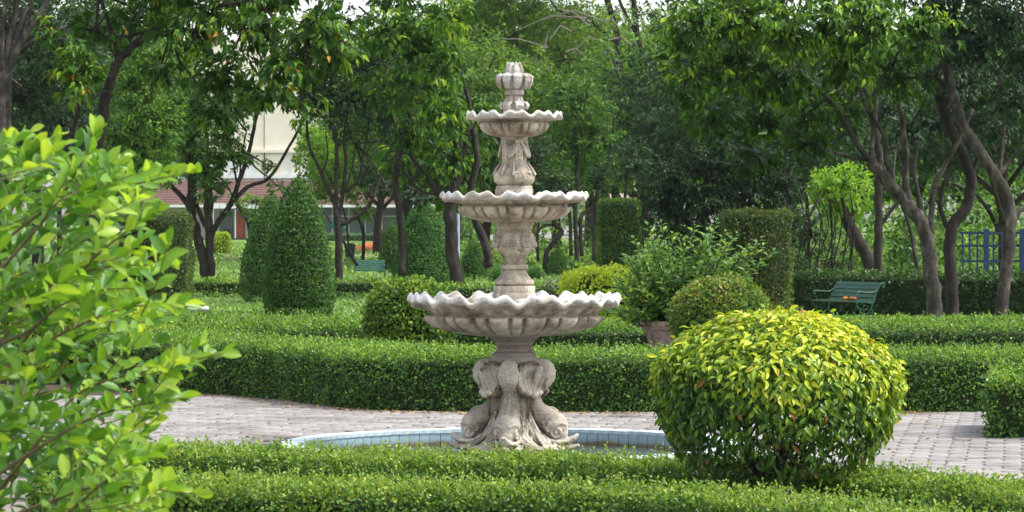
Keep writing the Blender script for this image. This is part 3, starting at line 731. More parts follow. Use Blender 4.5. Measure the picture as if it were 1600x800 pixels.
        m.rev([(r * S0, Z(y)) for r, y in prof], n, fn)
        o = m.build(name, M_stone, root, smooth=True)
        zr = Z(yrim)
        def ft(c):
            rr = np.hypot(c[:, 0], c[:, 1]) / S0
            return np.clip((rr - rim * .86) / (rim * .10), 0, 1) * np.clip((c[:, 2] - (zr - .028)) / .02, 0, 1) * .9 * (.75 + .5 * wob(c, 2.5, 4)) + .9 * np.clip((rim * .97 - rr) / 5, 0, 1) * (c[:, 2] > zr - .03)  # whiter rim and inner lip: light from above painted in with the crust
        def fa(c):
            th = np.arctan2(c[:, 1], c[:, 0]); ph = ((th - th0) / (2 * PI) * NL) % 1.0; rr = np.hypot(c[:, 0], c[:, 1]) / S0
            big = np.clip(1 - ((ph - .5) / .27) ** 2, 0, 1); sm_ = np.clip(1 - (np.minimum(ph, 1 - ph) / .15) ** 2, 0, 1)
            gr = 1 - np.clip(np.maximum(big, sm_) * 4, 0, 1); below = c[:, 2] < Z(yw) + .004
            return .55 + .5 * wob(c, 1.2, 9) - .6 * (c[:, 2] > zr - .02) + below * gr * 2.0 + 1.2 * np.exp(-((c[:, 2] - Z(yw - 1)) / .007) ** 2)  # grooves and waist line darkened: shade put into the colour with the stain
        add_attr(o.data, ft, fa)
        return o
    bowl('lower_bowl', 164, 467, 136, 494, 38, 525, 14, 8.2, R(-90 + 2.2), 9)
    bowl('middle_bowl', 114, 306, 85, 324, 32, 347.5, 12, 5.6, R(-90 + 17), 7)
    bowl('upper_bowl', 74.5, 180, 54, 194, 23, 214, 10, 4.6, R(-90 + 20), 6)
    # ---- lower pedestal (vase with lion masks)
    pd = [(20, 466), (34, 466), (34, 459), (32.5, 457), (33, 449), (32, 446.5), (28, 446), (28.5, 445), (31.5, 443.5), (31.5, 440), (29, 437.5), (27, 436), (22, 430), (19, 424), (18.2, 421.5), (21, 420), (22, 417.5), (21.5, 415), (20, 413.8), (18, 413), (17.8, 408), (20, 400), (21.5, 398), (22.5, 397), (25, 393), (29.5, 384), (31, 376), (30.5, 369), (28.5, 364.5), (27, 363), (27, 358), (28.5, 357), (29, 352), (31, 350), (31, 345), (15, 344)]
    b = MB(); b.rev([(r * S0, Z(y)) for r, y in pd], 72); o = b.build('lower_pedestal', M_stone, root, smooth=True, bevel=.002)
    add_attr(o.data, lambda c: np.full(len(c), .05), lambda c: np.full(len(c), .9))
    # lion mask: +X outward
    l = MB(); q = S0
    l.ell((0, 0, 0), (9 * q, 13 * q, 14 * q)); l.ell((8 * q, 0, 3 * q), (6 * q, 8 * q, 7 * q)); l.ell((11 * q, 0, -4 * q), (6.5 * q, 6 * q, 5 * q)); l.ell((15.5 * q, 0, -1.8 * q), (2.4 * q, 2.6 * q, 1.7 * q))
    l.tube([(7 * q, 0, 8 * q), (12 * q, 0, 4 * q), (15 * q, 0, 0)], [2.4 * q, 2 * q, 1.6 * q], 8)
    for s_ in (-1, 1):
        l.ell((13 * q, 3 * s_ * q, -6 * q), (3.6 * q, 3.2 * q, 3 * q)); l.tube([(11 * q, 2 * s_ * q, 7 * q), (11 * q, 5 * s_ * q, 7.5 * q), (8 * q, 8 * s_ * q, 5 * q)], [1.6 * q, 1.8 * q, 1 * q], 6)
        l.ell((10.5 * q, 4.6 * s_ * q, 4.2 * q), (1.8 * q, 1.8 * q, 1.4 * q)); l.ell((3 * q, 10 * s_ * q, 10 * q), (3 * q, 3.4 * q, 3.6 * q))
    l.ell((10 * q, 0, -11 * q), (4 * q, 4.4 * q, 3 * q))
    rl = random.Random(5)
    for k in range(30):
        a = 2 * PI * k / 15 + (.2 if k > 14 else 0); rad = 12.5 if k < 15 else 15.5; xx = 3 if k < 15 else -1
        l.tube([(xx * q + 2 * q, rad * .72 * q * math.sin(a), rad * .78 * q * math.cos(a)), (xx * q + 1.5 * q, rad * .92 * q * math.sin(a + .12), rad * q * math.cos(a + .12)), (xx * q - 2 * q, (rad + 2.4) * q * math.sin(a + .34) * .95, (rad + 2.4) * q * math.cos(a + .34))], [2.2 * q, 2.3 * q, .8 * q], 6)
    lm = l.build('lion_mask', M_stone, root, remesh=.0045, smooth_it=1)
    add_attr(lm.data, lambda c: np.full(len(c), .05), lambda c: np.full(len(c), 1.0))
    for k in range(4):
        o = lm if k == 0 else lm.copy()
        if k: C.objects.link(o); o.parent = root
        a = R(-90 + 32) + k * PI / 2; o.location = (24 * S0 * math.cos(a), 24 * S0 * math.sin(a), Z(378)); o.rotation_euler = (0, 0, a)
    # ---- upper pedestal: square-ish tapering stem with volutes
    up = [(20, 306), (29.5, 306), (29.5, 296), (28, 294), (28.5, 291), (24, 289.5), (27, 288), (31, 283), (32, 277), (29, 270), (24, 265), (21, 261), (19, 254), (17.5, 245), (16, 235), (16, 226), (18, 220), (21, 216.5), (21, 212), (10, 211)]
    def fs(th, i, r, z):
        if 6 <= i <= 16: k = 1 + .08 * math.cos(4 * (th - R(-90 + 28))); return r * k, z
        return r, z
    b = MB(); b.rev([(r * S0, Z(y)) for r, y in up], 80, fs); o = b.build('upper_pedestal', M_stone, root, smooth=True)
    add_attr(o.data, lambda c: np.full(len(c), .08), lambda c: np.full(len(c), 1.0))
    v = MB(); q = S0
    for s_ in (-1, 1):
        sp = [((.5 + 6.6 * (1 - t)) * math.cos(t * 9.0 + .6), (.5 + 6.6 * (1 - t)) * math.sin(t * 9.0 + .6)) for t in np.linspace(0, 1, 26)]
        v.tube([(1.0 * q, (9 + a) * s_ * q, bb * q) for a, bb in sp], [2.2 * q * (1 - .5 * i / 25) for i in range(26)], 8)
        v.tube([(1 * q, 15.8 * s_ * q, 2 * q), (-3 * q, 13 * s_ * q, 12 * q), (-10 * q, 9 * s_ * q, 24 * q)], [2.2 * q, 2 * q, 1 * q], 6)
    v.ell((1 * q, 0, 0), (3.5 * q, 5.5 * q, 8 * q)); v.tube([(4 * q, -5 * q, 2 * q), (4.5 * q, 0, -2.5 * q), (4 * q, 5 * q, 2 * q)], [1 * q, 1.6 * q, 1 * q], 6)
    v.ell((-1 * q, 0, 0), (4 * q, 12 * q, 9 * q))
    vo = v.build('volute', M_stone, root, remesh=.005, smooth_it=1); add_attr(vo.data, lambda c: np.full(len(c), .1), lambda c: np.full(len(c), .9))
    # panelled strap with beads, swag beside it
    p = MB()
    for k in range(2): p.box((0, (k * 2 - 1) * 5 * q, -14 * q), (3 * q, 2.2 * q, 34 * q))
    p.box((0, 0, 4 * q), (3.4 * q, 13 * q, 5 * q)); p.box((-1 * q, 0, -14 * q), (2.4 * q, 10 * q, 34 * q)); p.box((0, 0, -31 * q), (3.2 * q, 12 * q, 2.4 * q))
    for k in range(5): p.ell((1 * q, 0, (-3 - 6 * k) * q), (2 * q, 2.6 * q, 2.4 * q), 10, 8)
    po = p.build('bead_panel', M_stone, root, bevel=.002)
    sw = MB()
    for k in range(5):
        a_ = np.linspace(-.62, .62, 12); dz = [-(9 + 3.4 * k) * math.cos(x / .62 * PI / 2) for x in a_]
        sw.tube([((19 + 1.2 * k * math.cos(x / .62 * 1.5)) * q * math.cos(x), (19 + 1.2 * k) * q * math.sin(x), (6 + z_) * q) for x, z_ in zip(a_, dz)], [1.2 * q + 2.0 * q * math.cos(x / .62 * 1.45) for x in a_], 8)
    so = sw.build('swag', M_stone, root, remesh=.005, smooth_it=1); add_attr(so.data, lambda c: np.full(len(c), .1), lambda c: np.full(len(c), .8))
    for k in range(4):
        a = R(-90 + 26) + k * PI / 2
        for src, rad, yy, da in ((vo, 28, 276, 0.0), (po, 18, 226, 0.0), (so, 0, 228, PI / 4)):
            o = src if k == 0 else src.copy()
            if k: C.objects.link(o); o.parent = root
            o.location = (rad * S0 * math.cos(a + da), rad * S0 * math.sin(a + da), Z(yy)); o.rotation_euler = (0, R(3) if src is po else 0, a + da)
    # ---- finial
    f = [(8, 178), (17, 178), (17, 173.5), (15, 172), (14, 170), (12, 169), (12, 160), (11, 153), (12, 149), (15, 148), (15.5, 145), (15, 142), (12.5, 141), (13, 138), (17, 134), (20, 128), (20, 121), (14, 117), (13.2, 113), (12.6, 108), (10, 103), (6, 100.5), (2, 100)]
    b = MB(); b.rev([(r * S0, Z(y)) for r, y in f], 48)
    for k in range(9):                                 # drooping leaves of the crown
        a = R(-90 + 12) + k * 2 * PI / 9; ca, sa = math.cos(a), math.sin(a)
        def pt(r, y): return (r * q * ca, r * q * sa, Z(y))
        b.tube([pt(12, 139), pt(17, 131), pt(21, 122), pt(24.5, 117.5), pt(26.8, 120), pt(26.6, 127), pt(24, 134), pt(22.5, 139)], [2 * q, 3 * q, 3.6 * q, 3.6 * q, 3.4 * q, 3 * q, 2.4 * q, 1.2 * q], 12, flat=2.15, up=(-sa, ca, 0))
    for k in range(6):
        a = R(-90 + 15) + k * PI / 3; ca, sa = math.cos(a), math.sin(a)
        b.tube([(r * q * ca, r * q * sa, Z(y)) for r, y in ((12, 117), (12.2, 110), (10.8, 104), (9.6, 100), (10.6, 97))], [2.4 * q, 2.8 * q, 2.4 * q, 1.8 * q, .8 * q], 10, flat=1.9, up=(-sa, ca, 0))
    for k in range(6):                                 # foot petals
        a = R(-90 + 25) + k * PI / 3; ca, sa = math.cos(a), math.sin(a)
        b.tube([(r * q * ca, r * q * sa, Z(y)) for r, y in ((11, 150), (12, 158), (15.5, 162), (19, 161.5), (21, 165), (19, 169), (15, 170))], [1.2 * q, 2.4 * q, 3 * q, 3.2 * q, 3.4 * q, 3 * q, 2 * q], 12, flat=2.2, up=(-sa, ca, 0))
    fo = b.build('finial', M_stone, root, remesh=.0045, smooth_it=1)
    add_attr(fo.data, lambda c: np.clip(.45 + .5 * wob(c, 2, 3), 0, 1), lambda c: np.full(len(c), .8))
build_fountain()

#%%HEDGES%%
# ------------------------------------------------------------------ clipped hedges
def bowline(pts, z): # pixels of the front top edge -> ground polyline
    return [(GX(px, (HC - z) * F / (py - HOR)), (HC - z) * F / (py - HOR)) for px, py in pts]
hedge('low_hedge', 'low leafy hedge nearest the camera running along the bottom edge of the photo', bowline([(40, 757), (300, 763), (560, 770), (820, 774), (1050, 782), (1280, 806), (1500, 842), (1640, 870)], .28), .62, .28, .026, 7800, M_hedge_n, 11, 'low hedges in front of the pool', sprigs=420, lump=.03, back=False, tint0=.38, top=.5)
hedge('low_hedge', 'low hedge right in front of the pool, second row from the bottom of the photo', bowline([(60, 705), (300, 713), (560, 722), (820, 726), (1050, 733), (1260, 748), (1440, 762), (1640, 785)], .30), .62, .30, .026, 7600, M_hedge_n, 12, 'low hedges in front of the pool', sprigs=420, lump=.03, tint0=.40, top=.5)
hedge('clipped_hedge', 'long dense dark green clipped hedge behind the fountain and the paved path', [(-5.6, 34.9), (-3.9, 31.4), (-3.3, 30.3), (-2.34, 29.15), (-1.42, 27.5), (-.6, 27.05), (.8, 27.0), (2.2, 27.0), (3.5, 27.0), (5.3, 27.2)], 1.25, .515, .029, 4000, M_hedge, 13, sprigs=200, tint0=.40, lump=.020, top=.6, depthf=.075)
hedge('clipped_hedge', 'boxy clipped hedge block at the right edge beside the paved path', [(3.53, 23.7), (4.4, 23.55), (5.6, 23.4)], 1.5, .49, .032, 3600, M_hedge, 14, sprigs=240, tint0=.48, top=.5, lump=.045, depthf=.09)
hedge('clipped_hedge', 'second clipped hedge row behind the long hedge, passing the terracotta pot', [(-9.5, 44), (-5.4, 36.8), (-3.2, 34.8), (-1, 34.4), (2, 34.2), (4, 34.3), (7, 35)], .9, .50, .038, 1600, M_hedge, 15, sprigs=110, tint0=.30, top=.7, lump=.02)  # shaded face put into the darker tint, lit top into the lighter
hedge('clipped_hedge', 'third and farthest clipped hedge row, in front of the pale ground cover', [(-9, 44.5), (-5.4, 41.4), (-2.6, 40.2), (0, 39.7), (4, 39.4), (7.5, 40.5)], .9, .40, .042, 1300, M_hedge, 16, sprigs=90, tint0=.30, top=.7, lump=.02)  # dark face tint stands in for shade, bright top tint for light
hedge('clipped_hedge', 'low clipped hedge row far behind the cone topiaries at left', [(GX(290, 70), 70), (GX(400, 69), 69), (GX(610, 69), 69)], .8, .36, .06, 500, M_hedge, 18, tint0=.5, top=.5)
hedge('clipped_hedge', 'low clipped hedge row crossing behind the fountain stem', [(GX(680, 64), 64), (GX(780, 63.5), 63.5), (GX(890, 63.5), 63.5)], .8, .36, .06, 500, M_hedge, 19, tint0=.5, top=.5)
hedge('dark_hedge', 'dark shaded broadleaf hedge behind the green bench and the tree trunks', [(4.9, 56), (7, 54.5), (9.6, 53.5), (11, 53)], 1.2, .72, .07, 620, M_hedge_dark, 17, tint0=.35, top=.35, lump=.06)

#%%GROUNDCOVER%%
def scatter_cover(name, spec, mat, seed, L=.06, per=60, kind='quad', z0=0.0, hgt=.2, tint0=.45):
    rg = np.random.default_rng(seed); Ps = []
    for (x0, x1, y0, y1, n) in spec:
        u = rg.random((n, 2)); y = y0 * (y1 / y0) ** u[:, 0]; x = x0 + (x1 - x0) * u[:, 1]; Ps.append(np.stack([x, y], 1))
    Pn = np.concatenate(Ps); n = len(Pn); h_ = hgt * (.55 + .45 * wob(np.c_[Pn, np.zeros(n)], .22, seed)) ; h_ = np.clip(h_, .05, None)
    z = z0 + h_ * rg.random(n) ** .5
    Q = np.c_[Pn, z]; D = rg.normal(size=(n, 3)) * np.array([1, 1, .6]) + np.array([0, 0, .9]); N = rg.normal(size=(n, 3)) * .6 + np.array([0, -.6, .5])
    sc_ = np.clip(Pn[:, 1] / 50, .7, 2.6); l = L * sc_ * rg.uniform(.6, 1.3, n)
    t = tint0 + .2 * rg.normal(size=n) + .18 * wob(np.c_[Pn, np.zeros(n)], .12, seed + 1)
    o = obj(name, leaf_mesh(name, Q, D, N, l, l * .6, t, kind), mat); return o
o = scatter_cover('ground_cover', [(-9, 5, 43, 60, 52000), (-12, 12, 58, 92, 33000)], M_cover, 21, L=.05, hgt=.17, tint0=.55); tag(o, 'pale green leafy ground cover spreading behind the clipped hedge rows', 'ground cover', kind='stuff')
o = scatter_cover('lawn_grass', [(-26, 26, 90, 230, 30000)], M_cover, 22, L=.07, hgt=.10, tint0=.6); tag(o, 'short bright lawn grass in front of the pale building', 'grass', kind='stuff')
o = scatter_cover('shade_plants', [(4.2, 10.5, 41, 46, 14000), (4.2, 11, 46, 53.8, 9000)], M_hedge, 23, L=.05, hgt=.10, tint0=.5); tag(o, 'shaded green ground plants in front of the green bench at right', 'ground cover', kind='stuff')
# dry leaves and weeds on the path edge
rg = np.random.default_rng(31); n = 900
s_ = rg.random(n); path = smooth_path([(-3.9, 31.3), (-3.3, 30.2), (-2.34, 29.0), (-1.42, 27.4), (-.6, 26.95), (.8, 26.9), (2.2, 26.9), (3.5, 26.9)], 20)
i = (s_ * (len(path) - 1)).astype(int); Q = path[i] + np.c_[rg.normal(size=n) * .12, -np.abs(rg.normal(size=n)) * .18]
m2 = 260; Q = np.concatenate([Q, np.c_[rg.uniform(-3.2, 3.6, m2), rg.uniform(21.2, 26.9, m2)]]); rr = np.hypot(Q[:, 0] - PC[0], Q[:, 1] - PC[1]); Q = Q[rr > PR + .1]; n = len(Q)
o = obj('leaf_litter', leaf_mesh('leaf_litter', np.c_[Q, np.full(n, .046)], np.c_[rg.normal(size=(n, 2)), rg.normal(size=n) * .15], np.c_[rg.normal(size=(n, 2)) * .35, np.ones(n)], rg.uniform(.015, .05, n), .022, rg.random(n), 'leaf'), M_litter); tag(o, 'scattered dry brown fallen leaves along the path edge under the hedge', 'leaves', kind='stuff')

#%%TOPIARY%%
topiary('cone_topiary', 'large dark pointed egg-shaped topiary, the biggest cone left of the fountain', 467, 52.5, prof_cone(.60, 2.34, 1.75), .040, 2600, M_cone, 41, z0=.10, lump=.02, tint0=.42, group='cone topiaries')
topiary('cone_topiary', 'cone topiary half hidden behind the biggest dark cone at left', 424, 62, prof_cone(.60, 2.15, 1.9), .036, 2500, M_cone, 42, z0=.1, lump=.02, group='cone topiaries')
topiary('cone_topiary', 'bright green cone topiary immediately left of the fountain pedestal', 663, 76, prof_cone(.74, 2.12, 1.8), .046, 1700, M_cone_far, 43, z0=.08, lump=.035, tint0=.48, group='cone topiaries')
topiary('cone_topiary', 'slim dull cone topiary peeping out behind the bright green one', 614, 96, prof_cone(.40, 1.55, 2.0), .06, 1200, M_cone, 44, z0=.1, group='cone topiaries')
topiary('cone_topiary', 'small dark cone topiary directly left of the fountain stem', 741, 82, prof_cone(.37, .98, 1.9), .042, 2200, M_cone, 45, z0=.2, group='cone topiaries')
topiary('cone_topiary', 'pale shaded cone topiary far behind the trunks at right', 1412, 88, prof_cone(.42, 1.7, 2.2), .06, 1200, M_grey, 46, z0=.1, group='cone topiaries')
topiary('block_topiary', 'thick rounded block topiary at left behind the foreground shrub', 236, 50, prof_drum(.62, 1.50, .14), .040, 2300, M_brownish, 47, z0=.3, tint0=.38, squarer=6, sx=1.0, lump=.02, group='block topiaries')
topiary('block_topiary', 'upright column topiary with yellow green top right of the fountain', 967, 76, prof_drum(.50, 1.7, .14), .046, 1900, M_round, 48, z0=.5, tint0=.38, squarer=8, group='block topiaries', top=.5)
topiary('block_topiary', 'broad brownish block topiary in shade behind the loose potted shrub', 1180, 46, prof_drum(.47, 1.45, .10), .042, 2200, M_brownish, 49, z0=.38, tint0=.45, squarer=7, sx=1.06, group='block topiaries')
topiary('block_topiary', 'tiny far block topiary with orange top in front of the building', 602, 170, prof_drum(.34, .95, .1), .12, 300, M_brownish, 50, z0=.15, squarer=6, group='block topiaries')
topiary('ball_topiary', 'small green ball topiary seen just right of the fountain stem', 836, 84, prof_ball(.25, .48), .040, 2400, M_cone_far, 51, z0=.02, group='small ball topiaries')
topiary('ball_topiary', 'dark dome topiary above the grey-leaved bush right of the stem', 871, 92, prof_cone(.33, .78, 2.2), .045, 2000, M_cone, 52, z0=.08, group='small ball topiaries')
topiary('ball_topiary', 'smallest ball topiary right of the dark dome topiary', 896, 90, prof_ball(.19, .36), .045, 2000, M_cone_far, 53, z0=.22, group='small ball topiaries')
topiary('ball_topiary', 'small ball topiary tucked against the left side of the stem', 775, 80, prof_ball(.2, .42), .042, 2200, M_cone_far, 54, z0=.1, group='small ball topiaries')
topiary('round_shrub', 'round clipped green shrub behind the left side of the large bowl', 640, 31.6, prof_ball(.455, .80, p=2.25), .040, 4200, M_round, 55, z0=.33, tint0=.50, lump=.03, depth=.08, cat='shrub', rnd=.9)
topiary('round_shrub', 'green and bronze dome shrub behind the golden ball shrub', 1129, 29.6, prof_ball(.485, .80, p=2.1), .034, 4300, M_dome, 56, z0=.36, tint0=.52, lump=.02, depth=.06, cat='shrub', rnd=.9, tvar=.22)
topiary('grey_bush', 'grey green leaved bush right of the fountain stem', 873, 56, prof_ball(.35, .66), .05, 1700, M_grey, 57, z0=.05, tint0=.45, lump=.06, lscale=2.5, cat='bush', rnd=1.1, depth=.12, top=.5)
topiary('grey_bush', 'low sparse grey green bush left of the fountain stem', 766, 50, prof_ball(.17, .36), .045, 1500, M_grey, 58, z0=.25, tint0=.5, lump=.08, lscale=2.5, cat='bush', rnd=1.1, depth=.12, top=.5)
topiary('yellow_bush', 'low yellow green bush between the grey bush and the potted shrub', 948, 50, prof_ball(.66, .86, p=2.8), .062, 1300, M_yellow, 59, z0=.12, tint0=.62, sx=1.12, lump=.07, lscale=1.8, cat='bush', rnd=1.1, depth=.14, top=.4)
topiary('yellow_bush', 'yellow green bush behind the leafy foreground shrub at left edge', 112, 33, prof_ball(.9, 1.0, p=2.6), .05, 1500, M_yellow, 60, z0=.0, tint0=.5, lump=.06, cat='bush', rnd=1.1, depth=.12)
topiary('yellow_bush', 'small clipped yellow bush far off by the building wall at left', 341, 150, prof_drum(.55, 1.0, .2), .10, 450, M_yellow, 61, z0=.1, tint0=.75, cat='bush')

#%%BALL%%
# ------------------------------------------------------------------ golden ball shrub with single leaves
def big_leaf_variants(prefix, tints, mat, L, W, shape='ovate'):
    out = []
    for k, t in enumerate(tints):
        rg = np.random.default_rng(100 + k); rows = 5 if shape == 'ovate' else 5; V = []; 
        prof = [(0, .0), (.14, .30), (.36, .50), (.60, .42), (.82, .20), (1.0, 0)] if shape == 'ovate' else [(0, 0), (.15, .22), (.38, .44), (.64, .49), (.86, .29), (1.0, 0)]
        curl = rg.uniform(.16, .34) if shape == 'ovate' else rg.uniform(-.08, .26); cup = rg.uniform(.10, .22) if shape == 'ovate' else rg.uniform(.12, .34)
        for (x, w_) in prof:
            z = -curl * x * x
            if w_ == 0: V.append((x * L, 0, z * L))
            else:
                V += [(x * L, -w_ * W, (z + cup * w_) * L), (x * L, 0, z * L), (x * L, w_ * W, (z + cup * w_) * L)]
        Fc = [(0, 2, 1), (0, 3, 2)]; n = len(prof) - 2
        for r in range(n - 1):
            a = 1 + r * 3; b_ = a + 3; Fc += [(a, a + 1, b_ + 1, b_), (a + 1, a + 2, b_ + 2, b_ + 1)]
        a = 1 + (n - 1) * 3; e = len(V) - 1; Fc += [(a, a + 1, e), (a + 1, a + 2, e)]
        me = bpy.data.meshes.new(prefix); me.from_pydata(V, [], Fc); me.materials.append(mat)
        me.polygons.foreach_set('use_smooth', [True] * len(me.polygons))
        at = me.attributes.new('tint', 'FLOAT', 'POINT'); at.data.foreach_set('value', [min(1, t + (.16 if abs(v[1]) < 1e-6 else 0)) for v in V]); out.append(me)
    return out
def place_leaf(me, name, p, D, N, s, parent):
    D = Vector(D).normalized(); N = Vector(N); N = (N - D * N.dot(D)).normalized(); B = N.cross(D)
    M = Matrix(((D.x * s, B.x * s, N.x * s, p[0]), (D.y * s, B.y * s, N.y * s, p[1]), (D.z * s, B.z * s, N.z * s, p[2]), (0, 0, 0, 1)))
    o = bpy.data.objects.new(name, me); link(o, parent); o.matrix_local = M; return o
def golden_ball():
    d, px = 16.9, 1213; cx = GX(px, d); root = empty('golden_ball_shrub', (cx, d, 0)); tag(root, 'big round golden yellow-green ball shrub in the right foreground', 'shrub')
    rg = np.random.default_rng(77); rx, zc = .635, .775; n = 12500
    v = unit(rg.normal(size=(n * 2, 3)))
    # vertical profile: flat-ish dome above, narrowing underneath
    up = v[:, 2] > 0
    keep = rg.random(len(v)) < np.where(v[:, 2] < -.6, .30, np.where(v[:, 2] < -.4, .55, 1)); v = v[keep][:n]; n = len(v)
    zr = np.where(v[:, 2] > 0, .375, .61)
    pn = v * np.stack([np.full(n, rx), np.full(n, rx), zr], 1)
    low = np.clip(-v[:, 2], 0, 1); pn[:, :2] *= (1 - .08 * low ** 1.6)[:, None]
    lump = wob(v, .55, 5); dep = rg.random(n) ** 1.5
    nv = unit(v / np.stack([np.full(n, rx), np.full(n, rx), zr], 1))
    pn = pn + nv * (lump * .022 - dep * .10 + .01)[:, None] + np.array([0, 0, zc])
    # tangent pointing down the surface
    down = np.array([0, 0, -1.0]) - nv * (nv @ np.array([0, 0, -1.0]))[:, None]
    tang = np.cross(nv, rg.normal(size=(n, 3)))
    D = unit(unit(down + .0001) * .95 + unit(tang) * .85 + nv * (.06 + .38 * np.clip(1 - v[:, 2:3] * 1.4, 0, 1)) + np.array([0, 0, -.12]) * (1 - np.clip(v[:, 2:3], 0, 1)))
    N = nv + rg.normal(size=(n, 3)) * .55 + np.array([0, 0, .35])
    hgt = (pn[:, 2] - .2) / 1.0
    t = .20 + .72 * np.clip(hgt, 0, 1) ** 1.0 + .14 * np.clip(v[:, 0], -.5, 1) + rg.normal(size=n) * .15 + .11 * wob(v, .8, 8) - .28 * dep  # right side lighter: sunlight from the right put into the leaf tint
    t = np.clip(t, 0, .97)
    L = .056; l = rg.uniform(.55, 1.2, n)
    pok = rg.random(n) < .035; pn = pn + nv * (pok * rg.uniform(.0, .03, n))[:, None]; D = np.where(pok[:, None], D * 1.2 + nv * .7, D); t = np.where(rg.random(n) < .012, 1.0, t)
    cols = [.05, .2, .32, .42, .52, .62, .72, .82, .9, .97]
    vis = (-(v[:, 1])) * 1.0 - dep * .25 + .25 * v[:, 2] + rg.random(n) * .12
    ok = pn[:, 2] > .02
    idx = [i for i in np.argsort(-vis) if ok[i]]; near = set(idx[:300]); rest = np.array([i for i in idx[300:]])
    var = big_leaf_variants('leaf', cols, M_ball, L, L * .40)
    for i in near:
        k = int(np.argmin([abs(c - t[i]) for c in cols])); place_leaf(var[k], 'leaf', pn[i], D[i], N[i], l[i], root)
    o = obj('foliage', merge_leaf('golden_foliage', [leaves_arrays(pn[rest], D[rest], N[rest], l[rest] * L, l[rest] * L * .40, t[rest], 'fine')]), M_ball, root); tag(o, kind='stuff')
    tb = MB(); rnd = random.Random(9)
    for k in range(11):
        a = rnd.uniform(0, 6.28); r0 = rnd.uniform(.0, .10); r1 = rnd.uniform(.25, .5); z1 = rnd.uniform(.5, .9)
        p0 = Vector((r0 * math.cos(a), r0 * math.sin(a), -.05)); p1 = Vector((r0 * 2 * math.cos(a), r0 * 2 * math.sin(a), .22)); p2 = Vector((r1 * math.cos(a + .2), r1 * math.sin(a + .2), z1))
        tb.tube([p0, p1, (p1 + p2) / 2 + Vector((rnd.gauss(0, .03), 0, -.03)), p2], [.018, .014, .010, .005], 7)
        for j in range(7):
            q = p1.lerp(p2, .2 + .1 * j); e = q + Vector((rnd.gauss(0, .2), rnd.gauss(0, .2), rnd.uniform(-.1, .22))); tb.tube([q, (q + e) / 2 + Vector((0, 0, .02)), e], [.006, .004, .002], 4, cap=False)
    tag(tb.build('stems', M_bark, root), kind='stuff')
golden_ball()

